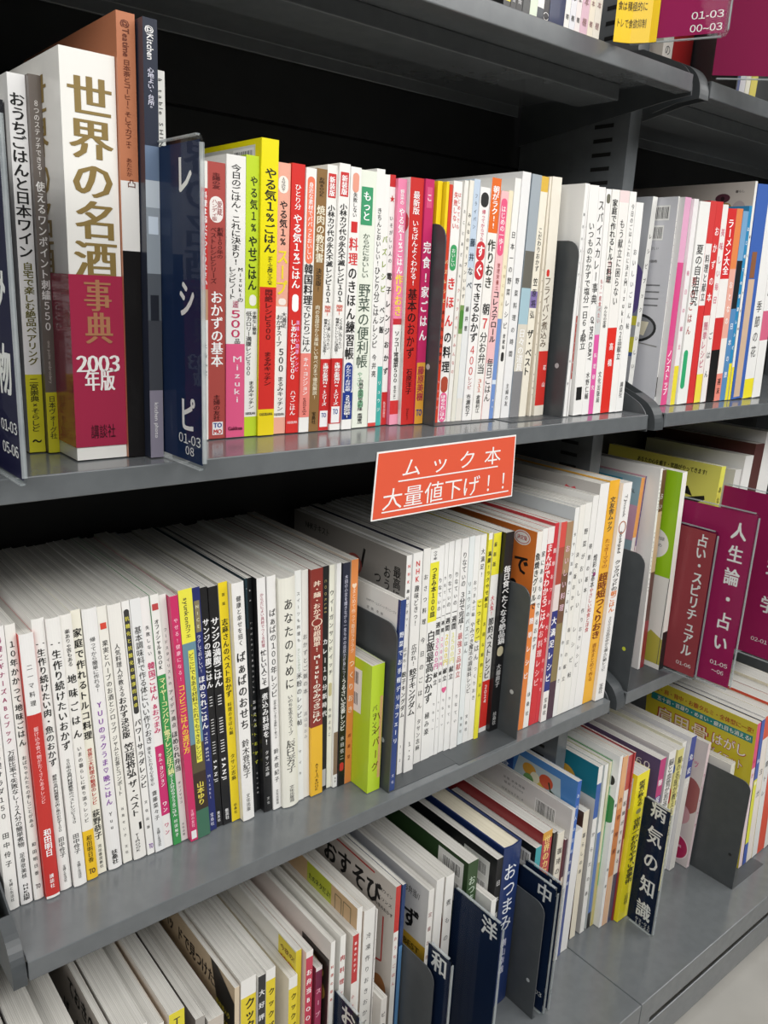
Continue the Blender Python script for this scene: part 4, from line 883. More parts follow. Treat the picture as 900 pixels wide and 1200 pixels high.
ROW_G = """
679 1103 684 703.5 899 M y.612 # 1f7a8c # efeeea@0 4a6ab0@.1 efeeea@.3 # teal topped children magazine with a blond cartoon child # からだの本:.35:.8:.5:.6:666
686.6 1097 690.5 708.8 897.9 M y.612 # f0f0ec # f0f0ec@0 5a7ab8@.4 222@.9 # white magazine spine with a blue middle # 
691.5 1093 694 713.7 895 M y.612 # d8d8b8 # e6e2c0@0 c8b870@.6 # thin cream spine left of the green one # 
694.2 1091.6 700 718.5 891.6 M y.612 # 4fa86a # e8f0e4@0 54b070@.15 6ac080@.4 e0d8a8@.75 # bright green magazine spine # 血圧を下げる:.15:.7:.5:.6:fff:2
700.8 1088.7 705 724.5 889 M # f2f2f0 # f2f2f0@0 # white magazine with black ink spots on its cover # 腸活:.2:.5:.5:.6:333|健康:.6:.8:.5:.6:888
705.4 1085.8 711 731.5 887.8 M # e0985a # e8b080@0 d88a58@.3 e8c0a0@.7 # orange tan magazine spine # 自律神経:.2:.6:.5:.6:733
711.3 1082 717.3 737.5 886.4 M # e8e4e4 # c05050@0 efe8e4@.2 4a4a6a@.7 # white spine with a red head # 医師がすすめる:.25:.65:.5:.6:444
717.5 1079.5 722 744 882.5 M # a03a3a # c84a4a@0 8a3a30@.25 d8a868@.5 7a3428@.7 # dark red spine left of the yellow book # 病気:.1:.4:.5:.6:fdc
723 1081.4 737 750.8 908 # f2e42a # f3e528@0 # thick bright yellow health book with a white cover label # 医者が教える:.05:.22:.5:.45:333:2|=o:.24:.27:.5:.4:996|世界一わかりやすい食事術:.3:.75:.5:.55:444:2|山田悟:.82:.9:.5:.3:553
748 1062 754.5 771.5 893 M # 5a4a7a # c03a7a@0 5a4a8a@.25 d8d0dc@.5 # purple cover magazine with magenta spine behind the navy sign # 糖尿病:.1:.45:.5:.6:fff
757 1056 765 782.5 884 M d.21 # d6d2cf # eeece8@0 # pale grey magazine with a barcode at its cover top # 脳と血管が若返る食事術:.05:.55:.5:.65:444
767 1048 774 797 879 M d.21 # e2da96 # ded688@0 e8e0b0@.4 # cream yellow magazine with red and blue cover shapes # 腸の名医が教える食べ方:.05:.6:.5:.6:444
775 1022 783.5 803 870 M d.21 # e9e8e4 # ecebe6@0 # white spine with small grey lettering behind the navy sign # 体が整う習慣:.1:.5:.5:.6:777|新星:.9:.97:.5:.5:333
784 1021 790 809.5 866 M d.2 # d8d8e0 # 3a4a98@0 e8e6e0@.3 # white and blue spine right of it # 免疫力:.1:.4:.5:.6:fff
804 1018 807 830 872.7 M d.21 # cfc6c6 # f0dcdf@0 # fitness magazine with a blurred pink figure and crimson oval # ストレッチ:.2:.7:.5:.6:c06080
"""
ROW_H = """
T .562 -3 857 897 862 d.12 # e4e2de # efeeea@0 # small pale book leaning behind the charcoal bookend # 
865 1021 869 890 848 M d.21 y.54 # d8c838 # e0487a@0 f0dce0@.3 # yellow diet magazine with huge outlined red and white lettering # はがし:.2:.5:.5:.6:c03060
870 1016 873.5 893.5 845 M d.21 y.54 # 28306a # 3a5ab0@0 e8e838@.4 3a5ab0@.85 # navy covered magazine with a blue and yellow spine # 体操:.2:.5:.5:.6:fff
874 1013 880 897.5 841 M d.21 y.54 # e8e8e6 # d85030@0 f0e8e0@.15 # white magazine with a red spine head # ヨガ:.3:.6:.5:.6:777
880.5 1008 886.5 904 836 M d.21 y.54 # ccb440 # e8e8e6@0 # plain white magazine left of the orange red spine # 筋トレ:.3:.6:.5:.5:777
887 999.5 894.5 911 828 M d.21 y.54 # d84a2a # dc4c2c@0 # orange red magazine at the right edge of the bottom row # 
895 994 901 918 822 M d.21 y.54 # e8e6e2 # # white magazine last at the right picture edge, bottom row # 
902 989 912 926 813 M d.21 y.54 # f0e8d0 # d8c040@0 # yellow edged magazine past the right edge of the bottom row # 
"""
ROW_T = """
T .58 2 604 -140 612 d.15 # 1d1d1d # 1d1d1d@0 d8c83a@.9 222@.93 # black spine with a yellow strip on the top shelf # 
T .58 2 613 -140 619.5 d.15 # 2a2a2a # 2a2a2a@0 # black spine with white print, second on the top shelf # 旅の本と街:.3:.97:.5:.5:ddd
T .58 2 620 -140 627 d.15 # 1b1b1c # 1b1b1c@0 # black spine with white print, third on the top shelf # 旅の本と街:.3:.97:.5:.5:ddd
T .58 2 628 -140 636.5 d.15 # 2a2c2c # 3a3c3c@0 # charcoal spine left of the pale green one # 
T .58 2 637 -140 645.5 d.15 # cfdcc8 # d6e2cc@0 # pale green spine on the top shelf # 
T .58 2 646 -140 653.5 d.15 # e6e6e2 # e6e6e2@0 3a4048@.9 # white spine with dark foot on the top shelf # 花と庭:.3:.8:.5:.5:555
T .58 2 654 -140 660 d.15 # 1f2024 # 1f2024@0 # black spine with a white ring near its foot # 猫:.3:.6:.5:.5:ddd|◯:.93:.97:.5:.7:eee
T .58 2 661 -140 679 d.16 # 2a3450 # 2c3858@0 # wide dark navy spine on the top shelf # 
T .58 2 680 -140 686 d.15 # efeeea # efeeea@0 # white spine right of the wide navy one # 文庫の本棚:.3:.97:.5:.5:777
T .58 2 686.5 -140 693 d.15 # 3a4a78 # e6e8ee@0 # blue white spine, second after the wide navy # 文庫の本棚:.3:.97:.5:.5:777
T .58 2 693.5 -140 699.5 d.15 # e9e6e6 # efe8e8@0 # white pinkish spine, third after the wide navy # 文庫の本棚:.3:.97:.5:.5:777
T .58 2 700 -140 709 d.15 # d8b8c8 # e0c0d0@0 # lilac pink spine on the top shelf # 文庫の本棚:.3:.97:.5:.5:977
T .58 2 709.5 -140 716 d.15 # ece6d8 # efe8d8@0 # cream spine right of the lilac one # 文庫の本棚:.3:.97:.5:.5:977
T .58 2 716.5 -140 724 d.15 # e6e2d8 # ece6da@0 # second cream spine, touching the big yellow book # 文庫の本棚:.3:.97:.5:.5:977
"""
ROW_U = """
T .65 1 795 -80 806 d.15 # efe8dc # f0ece4@0 # cream white spine behind the small maroon top sign # 健康の本:.3:.97:.5:.5:777
T .65 1 808 -80 829 d.15 # b02828 # b02828@0 # red spine behind the small maroon top sign # =:.87:.9:.5:.4:eee|養生訓:.9:.97:.5:.5:486048
T .65 1 831 -80 842 d.15 # 2c2022 # 2c2022@0 # dark brown black spine behind the maroon top signs # 養生:.8:.97:.5:.5:a99
T .585 2 868 -10 873 d.15 # 2a2c30 # 2a2c30@0 # dark spine below the maroon sign at top right # 
T .585 2 874 -10 884 d.15 # 2a3a78 # 2c4088@0 # navy spine below the maroon sign at top right # 
T .585 2 885 -10 891 d.15 # d8d8dc # dcdce0@0 # pale grey spine below the maroon sign at top right # 
T .585 2 892 -10 897 d.15 # ece8d8 # efecd8@0 # cream spine at the top right picture edge # 
T .585 2 898 -10 905 d.15 # d8c84a # dccc4a@0 # yellow spine cut by the top right picture edge # 
"""


def solve_row(text, z, depth, lo=-8, hi=12, deg=2, y=None, lift=0.0):
    row = {'z': z, 'depth': depth, 'y': y}
    bs = [parse(l, row) for l in text.strip().split('\n') if l.strip()]
    vis = [b for b in bs if not b.hidden]
    for b in vis:
        b.raw = b.lean
        b.lean = min(max(b.lean, math.radians(lo)), math.radians(hi))
    # lean varies gently along the row
    R = [b.lean for b in vis]
    for i, b in enumerate(vis):
        wn = R[max(0, i - 3):i + 4]
        s_ = sorted(wn)
        c = s_[len(s_) // 4:len(s_) - len(s_) // 4]
        b.lean = sum(c) / len(c)
    for b in bs:
        if b.fl is not None:
            b.lean = math.radians(b.fl)
    for i, b in enumerate(bs[:-1]):
        nx = bs[i + 1]
        if b.hidden or nx.hidden:
            continue
        gap = nx.x0 - b.x0
        if b.w > gap - 0.0002 or b.w > gap * 0.8:
            b.w = max(0.0020, min(gap - 0.0002, b.w * 1.2))
    prev = None
    for b in bs:
        b.w = max(b.w, 0.0020)
        b.w0 = b.w
        if prev is not None:
            # shear-free fan: keep the bottom and the top of the shorter one clear
            hh = min(b.h, prev.h)
            ov = prev.x0 + prev.w / math.cos(prev.lean) + 0.0003 - b.x0
            ov2 = ov + hh * (math.sin(prev.lean) - math.sin(b.lean))
            m_ = max(ov, ov2)
            same = abs(b.y - prev.y) < max(b.depth, prev.depth)
            if m_ > 0 and same:
                cut = min(m_, prev.w - 0.0018)
                if cut > 0:
                    prev.w -= cut
                    m_ -= cut
                if m_ > 0:
                    b.x0 += m_
        prev = b
    for b in bs:
        b.z = z + lift
    return bs


def find(bs, key):
    for b in bs:
        if key in b.label:
            return b
    raise KeyError(key)




ALL = {}
for nm, tx, z, dp in (('A', ROW_A, Z1, .19), ('B', ROW_B, Z1, .16), ('C', ROW_C, Z1, .19), ('M', ROW_M, Z2, .21), ('R', ROW_R, Z2, .21),
                      ('L', ROW_L, ZB, .21), ('G', ROW_G, ZB, .21), ('H', ROW_H, ZB, .21), ('T', ROW_T, ZT, .15), ('U', ROW_U, ZT, .15)):
    ALL[nm] = solve_row(tx, z, dp, lift=0.0007)


# ------------------------------------------------------------------ pictures and print on the covers that show
def deco(row, key, *marks):
    b = find(ALL[row], key)
    h = b.h
    for m_ in marks:
        m_ = list(m_)
        k = m_[0]
        # heights are given as distance below the top edge
        if k == 'rect': m_[3], m_[4] = h - m_[4], h - m_[3]
        elif k == 'bars': m_[3], m_[4] = h - m_[4], h - m_[3]
        elif k == 'disc': m_[2] = h - m_[2]
        elif k == 'text': m_[3] = h - m_[3]
        elif k == 'vtext': m_[3] = h - m_[3]
        elif k == 'poly': m_[1] = [(y, h - z) for y, z in m_[1]]
        b.decals.append(tuple(m_))


def line(y0, z0, y1, z1, wd, c):
    import math as _m
    L = _m.hypot(y1 - y0, z1 - z0)
    a, e = (z1 - z0) / L * wd / 2, -(y1 - y0) / L * wd / 2
    return ('poly', [(y0 + a, z0 + e), (y1 + a, z1 + e), (y1 - a, z1 - e), (y0 - a, z0 - e)], c)


def outline(y0, y1, z0, z1, wd, c):
    return [line(y0, z0, y1, z0, wd, c), line(y1, z0, y1, z1, wd, c), line(y1, z1, y0, z1, wd, c), line(y0, z1, y0, z0, wd, c)]


deco('A', 'thick white drinks', ('vtext', '世界の名酒', 0.045, 0.012, 0.135, 0.036, '8a7440', 5), ('vtext', '世界の名酒', 0.13, 0.012, 0.16, 0.04, '8a7440', 5))
deco('A', 'tall terracotta', ('text', 'ホットドリンク', 0.035, 0.03, 0.05, 0.008, '8a4426', 1), ('text', '珈琲と紅茶を', 0.035, 0.043, 0.045, 0.008, '8a4426', 1))
deco('B', 'tall yellow and red', ('rect', 0.010, 0.12, 0.0045, 0.07, 'dcdcd6'), ('bars', 0.014, 0.045, 0.0085, 0.02))
deco('B', 'plain red basics', ('rect', 0.002, 0.15, 0.004, 0.22, 'd8d6d2'), ('disc', 0.02, 0.04, 0.02, 0.014, 'b03030'), ('disc', 0.02, 0.15, 0.016, 0.045, '3a3a3a'), ('disc', 0.02, 0.15, 0.0135, 0.042, 'd8d6d2'))
deco('C', 'purple and yellow', ('disc', 0.020, 0.115, 0.025, 0.036, '6a5a9a'), ('rect', 0.0, 0.1, 0.148, 0.160, 'e8e050'), ('rect', 0.0, 0.1, 0.175, 0.195, 'e8e050'), ('rect', 0.0, 0.1, 0.195, 0.20, '5a70a8'), ('rect', 0.0, 0.1, 0.13, 0.148, '8a90a8'), ('bars', 0.02, 0.06, 0.012, 0.025))
deco('C', 'pale grey magazine with barcodes', ('bars', 0.012, 0.045, 0.012, 0.026), ('bars', 0.018, 0.05, 0.036, 0.05),
     ('text', 'からだにやさしい', 0.035, 0.062, 0.03, 0.004, '666666', 1), ('text', '本体価格', 0.03, 0.078, 0.02, 0.004, '666666', 1),
     *[line(0.012, 0.108 + i * 0.0085, 0.045, 0.108 + i * 0.0085, 0.0018, '77797c') for i in range(4)],
     ('disc', 0.042, 0.163, 0.032, 0.019, '26272a'), ('disc', 0.042, 0.163, 0.028, 0.0155, '8f9196'), ('poly', [(0.022, 0.155), (0.05, 0.153), (0.055, 0.168), (0.028, 0.173)], 'e6dfc6'),
     line(0.006, 0.186, 0.055, 0.18, 0.0014, '8a8a88'))
deco('C', 'tall magazine with dark shells', ('disc', 0.045, 0.02, 0.011, 0.006, '5a3440'), ('disc', 0.045, 0.0205, 0.003, 0.003, '2a1a20'), ('disc', 0.04, 0.032, 0.009, 0.006, 'a8884a'), ('disc', 0.045, 0.043, 0.012, 0.006, '5a2a48'), ('disc', 0.02, 0.036, 0.010, 0.012, 'b8aeb0'),
     ('text', '暮らし', 0.02, 0.012, 0.014, 0.004, '555555', 1))
0 and deco('C', 'blue covered magazine', ('poly', [(0.005, 0.12), (0.022, 0.085), (0.028, 0.09), (0.022, 0.115), (0.03, 0.14), (0.024, 0.2), (0.03, 0.275), (0.004, 0.275), (0.01, 0.22), (0.006, 0.17)], 'd0b49a'), ('disc', 0.012, 0.1, 0.01, 0.014, '8a5a3a'))
deco('M', 'small lime green', ('rect', 0.016, 0.06, 0.012, 0.062, 'f0f0ec'), ('bars', 0.022, 0.045, 0.016, 0.03), ('bars', 0.022, 0.045, 0.04, 0.054))
deco('M', 'white covered book', ('text', 'HAPPYゲームスイートクリニークド', 0.03, 0.016, 0.05, 0.0035, '888888', 1), ('text', '定価 本体', 0.04, 0.024, 0.03, 0.0035, '888888', 1), ('rect', 0.0, 0.004, 0.0, 0.2, '2a3a70'))
deco('M', 'grey dumpling', ('vtext', '最高においしい', 0.014, 0.016, 0.09, 0.0125, '1a1a1a', 2), ('vtext', 'おうちの飲茶', 0.03, 0.02, 0.085, 0.0125, '1a1a1a', 2), ('vtext', 'つくりたい', 0.046, 0.03, 0.075, 0.0125, '1a1a1a', 2),
     ('text', 'NHKテキスト', 0.16, 0.012, 0.05, 0.01, '2a2a2a', 2), line(0.07, 0.012, 0.075, 0.034, 0.004, '1a1a1a'), ('disc', 0.088, 0.034, 0.014, 0.012, '9a4a44'), ('disc', 0.088, 0.034, 0.011, 0.009, '8d8a86'))
deco('M', 'orange covered grill', ('disc', 0.022, 0.012, 0.013, 0.009, 'f0ece6'), ('disc', 0.022, 0.012, 0.0115, 0.0075, 'c04040'), ('disc', 0.022, 0.012, 0.0105, 0.0066, 'f0ece6'), ('text', '決定版', 0.022, 0.012, 0.016, 0.006, 'b03030', 2),
     ('text', 'で', 0.02, 0.045, 0.024, 0.026, '1a1a1a', 3), ('disc', 0.03, 0.07, 0.005, 0.0045, '1a1a1a'), ('text', '焼き', 0.055, 0.035, 0.04, 0.024, '1a1a1a', 3))
deco('M', 'light grey covered magazine', ('text', 'タサン志麻の', 0.04, 0.022, 0.055, 0.012, '3a3a3a', 1), ('text', '作りおき', 0.04, 0.045, 0.05, 0.014, '3a3a3a', 2))
deco('L', 'yellow labelled', ('rect', 0.0, 0.035, 0.002, 0.06, 'dcc82e'), ('text', '今夜の!', 0.017, 0.014, 0.028, 0.008, '6a3a10', 2), ('text', '特集', 0.017, 0.03, 0.028, 0.014, 'c87030', 3))
deco('L', 'dark food photo', ('rect', 0.002, 0.055, 0.024, 0.2, '2a221e'), ('disc', 0.03, 0.05, 0.018, 0.012, 'b89a48'), ('disc', 0.022, 0.075, 0.014, 0.014, '8a6a34'), ('disc', 0.03, 0.1, 0.016, 0.012, 'c8b070'))
deco('M', 'red starburst', ('disc', 0.045, 0.034, 0.03, 0.024, 'd85058', 1), ('text', 'グリーン', 0.13, 0.02, 0.05, 0.014, '8a9a6a', 2), ('text', '特集', 0.085, 0.02, 0.02, 0.012, 'b07060', 2))
deco('R', 'lime green and white cover', ('rect', 0.0, 0.2, 0.0, 0.155, '97c71e'), ('disc', 0.03, 0.108, 0.022, 0.022, 'f0efea'), ('text', '特別付録', 0.03, 0.1, 0.03, 0.006, '777777', 1), ('text', '大人の', 0.03, 0.11, 0.026, 0.006, '777777', 1),
     ('poly', [(0.0, 0.29), (0.0, 0.25), (0.02, 0.24), (0.035, 0.26), (0.045, 0.29)], 'b8b04a'), ('disc', 0.06, 0.24, 0.014, 0.01, '8a8a86'), line(0.06, 0.235, 0.03, 0.25, 0.004, '6a6a66'), line(0.0, 0.155, 0.004, 0.29, 0.001, '555555'))
deco('R', 'blue sea cover', ('rect', 0.03, 0.2, 0.006, 0.1, '3f93b0'), ('text', 'GENERAL', 0.02, 0.02, 0.026, 0.008, '555555', 1), ('rect', 0.0, 0.08, 0.04, 0.09, 'd8a8c0'))
deco('R', 'yellow magazine with black lettering', ('text', 'あなたの心を癒す・笑顔がやってきます!', 0.085, 0.014, 0.125, 0.009, '2a2a1a', 2), ('poly', [(0.04, 0.055), (0.05, 0.04), (0.056, 0.06), (0.02, 0.05), (0.018, 0.056), (0.05, 0.075), (0.058, 0.08), (0.07, 0.05), (0.06, 0.05)], '1a1a14'),
     ('text', '特別編集', 0.022, 0.072, 0.03, 0.009, '2a2a1a', 2))
deco('L', 'grey covered magazine with black brush', ('text', 'ておきの', 0.075, 0.022, 0.075, 0.024, '151515', 3), ('text', 'げ、お取り', 0.085, 0.06, 0.085, 0.022, '151515', 3))
deco('L', 'kraft brown', ('text', 'ドで見つけた!', 0.085, 0.025, 0.09, 0.02, '2a2420', 3), ('text', 'クックパッ', 0.17, 0.025, 0.06, 0.02, '2a2420', 3),
     *outline(0.05, 0.062, 0.05, 0.075, 0.002, 'b04040'), *outline(0.07, 0.085, 0.05, 0.08, 0.002, 'b04040'), *outline(0.092, 0.11, 0.05, 0.085, 0.002, 'b04040'), ('disc', 0.04, 0.075, 0.011, 0.013, 'b04040'), ('disc', 0.04, 0.075, 0.009, 0.011, 'c9b496'),
     ('poly', [(0.0, 0.05), (0.052, 0.0), (0.035, 0.0), (0.0, 0.02)][::-1], '1c1c1c'), ('poly', [(0.0, 0.14), (0.0, 0.045), (0.05, 0.0), (0.03, 0.07)], '1c1c1c'),
     ('text', '最強導入り', 0.024, 0.045, 0.03, 0.008, 'e8d84a', 2), ('text', '大公開!', 0.02, 0.06, 0.025, 0.008, 'e8d84a', 2))
deco('L', 'beige magazine with big black', ('text', 'おすそび', 0.085, 0.032, 0.12, 0.036, '151515', 3), ('text', '人気ワイン', 0.02, 0.02, 0.03, 0.006, '222222', 1), ('text', 'ラビリンス', 0.022, 0.032, 0.034, 0.006, '222222', 1), ('text', '今夜のおかず', 0.02, 0.044, 0.034, 0.006, '222222', 1),
     line(0.14, 0.006, 0.04, 0.006, 0.0025, 'b83a34'), line(0.02, 0.055, 0.02, 0.12, 0.0025, 'b83a34'), line(0.02, 0.12, 0.036, 0.125, 0.0025, 'b83a34'), ('disc', 0.022, 0.16, 0.014, 0.018, 'a06a3a'))
deco('L', 'tan covered magazine', ('poly', [(0.05, 0.0), (0.1, 0.0), (0.1, 0.028), (0.05, 0.034)], 'b8c02e'), ('text', 'たのネタだよ!', 0.074, 0.018, 0.045, 0.01, '3a4a10', 2), *outline(0.012, 0.026, 0.008, 0.05, 0.0015, '8a7a5a'), *outline(0.03, 0.042, 0.008, 0.04, 0.0015, '8a7a5a'))
deco('L', 'white best hundred', ('text', 'ず', 0.03, 0.06, 0.034, 0.034, '1a1a1a', 3), ('text', 'お弁当//', 0.03, 0.02, 0.03, 0.012, '444444', 1), ('rect', 0.0, 0.06, 0.085, 0.135, 'e6b83a'), ('text', 'BEST', 0.025, 0.098, 0.03, 0.012, '4a3a10', 2), ('text', '100', 0.025, 0.116, 0.03, 0.02, '4a3a10', 2))
deco('L', 'brown pot photo', ('disc', 0.02, 0.085, 0.022, 0.05, '7a4a3a'), ('disc', 0.02, 0.085, 0.016, 0.04, 'a89a8a'), ('disc', 0.02, 0.12, 0.02, 0.014, '5a3a30'), ('text', '煮もの', 0.02, 0.03, 0.02, 0.008, '555555', 1))
deco('L', 'dark green', ('rect', 0.008, 0.055, 0.006, 0.07, 'e8e8e4'), ('bars', 0.014, 0.045, 0.014, 0.03), ('bars', 0.014, 0.045, 0.042, 0.058))
deco('L', 'black spine with a barcode', ('rect', 0.012, 0.06, 0.012, 0.075, 'e8e8e4'), ('bars', 0.018, 0.05, 0.02, 0.036), ('bars', 0.018, 0.05, 0.048, 0.064))
deco('L', 'short black book', ('rect', 0.008, 0.03, 0.012, 0.04, 'e8e8e4'), ('bars', 0.011, 0.026, 0.016, 0.032))
deco('L', 'large white grey back', ('bars', 0.03, 0.065, 0.018, 0.04), ('bars', 0.03, 0.065, 0.055, 0.07), ('text', '定価 本体価格', 0.11, 0.014, 0.045, 0.0045, '777777', 1), ('text', '雑誌 65009', 0.11, 0.022, 0.04, 0.0045, '777777', 1), ('text', 'ISBN978-4', 0.11, 0.034, 0.045, 0.0045, '777777', 1), ('text', '発行元', 0.11, 0.042, 0.04, 0.0045, '777777', 1))
deco('L', 'blue book with a flower', ('rect', 0.12, 0.2, 0.004, 0.06, '1f4a90'), ('text', '朝昧', 0.175, 0.02, 0.026, 0.018, 'dfe8f4', 2), ('text', '皿', 0.135, 0.018, 0.016, 0.015, 'dfe8f4', 1), ('text', '食', 0.135, 0.04, 0.016, 0.015, 'dfe8f4', 1),
     ('poly', [(0.11, 0.012), (0.03, 0.012), (0.02, 0.09), (0.125, 0.075)], 'b8cad0'), ('disc', 0.088, 0.026, 0.013, 0.010, 'd8a03a'), ('disc', 0.07, 0.04, 0.012, 0.012, 'e0c85a'), ('disc', 0.055, 0.03, 0.013, 0.011, 'd0583a'), ('disc', 0.076, 0.034, 0.009, 0.009, 'e8e4c8'), ('disc', 0.064, 0.052, 0.010, 0.008, 'd8b840'), ('disc', 0.088, 0.042, 0.010, 0.009, '6a9a5a'),
     line(0.045, 0.04, 0.01, 0.055, 0.003, '24402a'), line(0.045, 0.045, 0.012, 0.08, 0.003, '24402a'), line(0.05, 0.028, 0.042, 0.05, 0.003, '24402a'))
deco('L', 'dark brown book with a cream', ('disc', 0.02, 0.02, 0.005, 0.004, 'c8b898'), ('disc', 0.03, 0.022, 0.003, 0.003, 'c8b898'))
deco('G', 'teal topped children', ('rect', 0.0, 0.2, 0.055, 0.3, 'd6d4d0'), ('text', 'ロナン', 0.12, 0.028, 0.06, 0.022, 'eef2f2', 2), ('disc', 0.058, 0.05, 0.022, 0.026, 'd8a840'), ('disc', 0.056, 0.058, 0.016, 0.018, 'f0dcc4'), ('disc', 0.062, 0.058, 0.0022, 0.003, '333333'), ('disc', 0.05, 0.058, 0.0022, 0.003, '333333'), ('disc', 0.057, 0.067, 0.005, 0.0015, 'b05a50'),
     line(0.05, 0.085, 0.036, 0.11, 0.005, '555555'), line(0.036, 0.11, 0.03, 0.095, 0.004, '555555'))
deco('G', 'black ink spots', ('disc', 0.01, 0.045, 0.006, 0.008, '1a1a1a'), ('disc', 0.016, 0.055, 0.003, 0.003, '1a1a1a'), ('disc', 0.012, 0.095, 0.02, 0.024, '3a8a4a'))
deco('G', 'thick bright yellow', ('rect', 0.006, 0.022, 0.008, 0.062, 'e6e6e2'), ('bars', 0.008, 0.018, 0.012, 0.05))
deco('G', 'purple cover magazine', ('text', '60', 0.03, 0.02, 0.03, 0.016, 'e8e0f0', 1))
deco('G', 'pale grey magazine with a barcode', ('bars', 0.02, 0.06, 0.012, 0.03), ('text', '定価 本体価格', 0.11, 0.016, 0.045, 0.0045, '888888', 1), ('text', '雑誌 6000', 0.1, 0.026, 0.04, 0.0045, '888888', 1))
deco('G', 'cream yellow magazine', ('disc', 0.012, 0.085, 0.014, 0.02, 'c8453a'), ('disc', 0.012, 0.035, 0.012, 0.014, '4a6ab0'), ('text', '腸の名医', 0.06, 0.012, 0.06, 0.009, 'a07a2a', 2))
deco('G', 'fitness magazine', ('text', 'らマッ', 0.025, 0.045, 0.03, 0.018, 'c85a8a', 1), ('disc', 0.02, 0.11, 0.024, 0.035, '9a5a5a'), ('disc', 0.03, 0.15, 0.02, 0.02, 'c89aa0'), ('disc', 0.024, 0.215, 0.022, 0.024, 'eadade'), ('disc', 0.024, 0.215, 0.020, 0.022, 'b02a58'), ('text', '特典', 0.024, 0.212, 0.02, 0.006, 'f0c8d8', 1))
deco('H', 'yellow diet magazine', ('text', '首・肩・背中・お腹タルミ・全体型に一変!', 0.1, 0.016, 0.19, 0.011, 'b0502a', 2), ('rect', 0.005, 0.2, 0.026, 0.04, '1f8a8a'), ('text', '五十肩・首凝り・めまい・疲れ目も消える!', 0.098, 0.033, 0.18, 0.010, 'f0f0e8', 2),
     ('text', '肩甲骨', 0.135, 0.065, 0.11, 0.036, 'b02a30', 3), ('text', '肩甲骨', 0.135, 0.065, 0.106, 0.033, 'f2e6d0', 1), ('text', 'はがし', 0.043, 0.062, 0.068, 0.026, 'b02a30', 3), ('text', 'はがし', 0.043, 0.062, 0.066, 0.024, 'f6f2ee', 1),
     ('text', 'ダイエット', 0.047, 0.09, 0.068, 0.022, 'b02a30', 3), ('text', 'ダイエット', 0.047, 0.09, 0.067, 0.020, 'f6f2ee', 1), ('disc', 0.15, 0.13, 0.05, 0.06, 'c89a7a'))

# ------------------------------------------------------------------ put the books on their shelves
SUFFIX = {'A': ', upper shelf, left end', 'B': ', upper left shelf', 'C': ', upper right shelf', 'M': ', middle shelf', 'R': ', middle right shelf',
          'L': ', bottom deck', 'G': ', bottom deck', 'H': ', bottom right', 'T': '', 'U': ''}
GROUP = {'A': 'books on the upper left shelf', 'B': 'books on the upper left shelf', 'C': 'magazines on the upper right shelf', 'M': 'books and mooks on the middle left shelf', 'R': 'magazines on the middle right shelf',
         'L': 'cookery magazines on the left base deck', 'G': 'health magazines on the right base deck', 'H': 'health magazines on the right base deck', 'T': 'books on the top shelf', 'U': 'books on the top shelf'}
for nm in 'ABCMRLGHTU':
    for b in ALL[nm]:
        lb = b.label
        for s_ in ('.',):
            lb = lb.replace(s_, '')
        if nm in 'TU':
            lb = lb.replace(' on the top shelf', '') + ', top shelf'
        elif len((lb + SUFFIX[nm]).split()) <= 16:
            lb = lb + SUFFIX[nm]
        b.label = lb
        make_book(b, '', GROUP[nm])

# the crimson paper band round the thick dictionary
b = find(ALL['A'], 'thick white drinks')
m = MB()
h = b.h
z0, z1, e = h * (1 - 0.965), h * (1 - 0.52), 0.0006
RED = flat('a8304e', 0.22, 0.4)
w, d = b.w, b.depth
U = [(-e, d * .96), (-e, -e), (w + e, -e), (w + e, d * .96), (w + e * .3, d * .96), (w + e * .3, -e * .3), (-e * .3, -e * .3), (-e * .3, d * .96)]
nU = len(U)
m.add([(x, y, z0) for x, y in U] + [(x, y, z1) for x, y in U], [(i, (i + 1) % nU, nU + (i + 1) % nU, nU + i) for i in range(nU)], RED)


def band_text(V, Fc, xc, zc, c, s=0.0):
    emit(m, V, Fc, lambda x, y, k: (xc + x, -e - 0.0003 - k, zc + y), flat(c, 0.4), 5 if s else 1, s)


V, Fc = vtext('事典', 0.165 * h, 0.52 * w * 1.05, 5)
band_text(V, Fc, 0.52 * w, h * (1 - 0.53), 'b07a58', w * .55)
V, Fc = htext('2003', 0.85 * w, 0.0155, 5); band_text(V, Fc, 0.48 * w, h * (1 - 0.745), 'f4f0ee', .02)
V, Fc = htext('年版', 0.6 * w, 0.0165, 2); band_text(V, Fc, 0.5 * w, h * (1 - 0.788), 'f4f0ee', .012)
V, Fc = htext('講談社', 0.5 * w, 0.011, 1); band_text(V, Fc, 0.53 * w, h * (1 - 0.925), '3a0c1a')
m.build('paper_band', b.obj)

# ------------------------------------------------------------------ bookends
def bookend(x, yf, z, hgt, label, hole='b8bcbe', back=0.12, foot=0.085, yaw=0.0, hz=0.3):
    m = MB()
    z0 = 0.0002
    P = rounded(0.0, z0, back, hgt, 0.018, '0001')
    P = rounded(0.0, z0, back, hgt, 0.016, '0011')
    m.prism(P, -0.0007, 0.0007, lambda a, c, t: (t, a, c), PLATE)
    m.add([(-0.0009, 0.014 + 0.003 * math.cos(-t * .6283), hgt * hz + 0.003 * math.sin(-t * .6283)) for t in range(10)], [tuple(range(10))], flat(hole, 0.3, kind='hole'))
    o = m.build('bookend')
    f = MB()
    f.box((min(foot, -0.0007), 0.0, 0.0), (max(foot, 0.0007), back, 0.0005), PLATE)
    f.build('foot_plate', o)
    o.location = (x, yf, z + 0.0002)
    o.rotation_euler = (0, 0, yaw)
    tag(o, label, 'bookend', 'charcoal metal bookends')
    return o


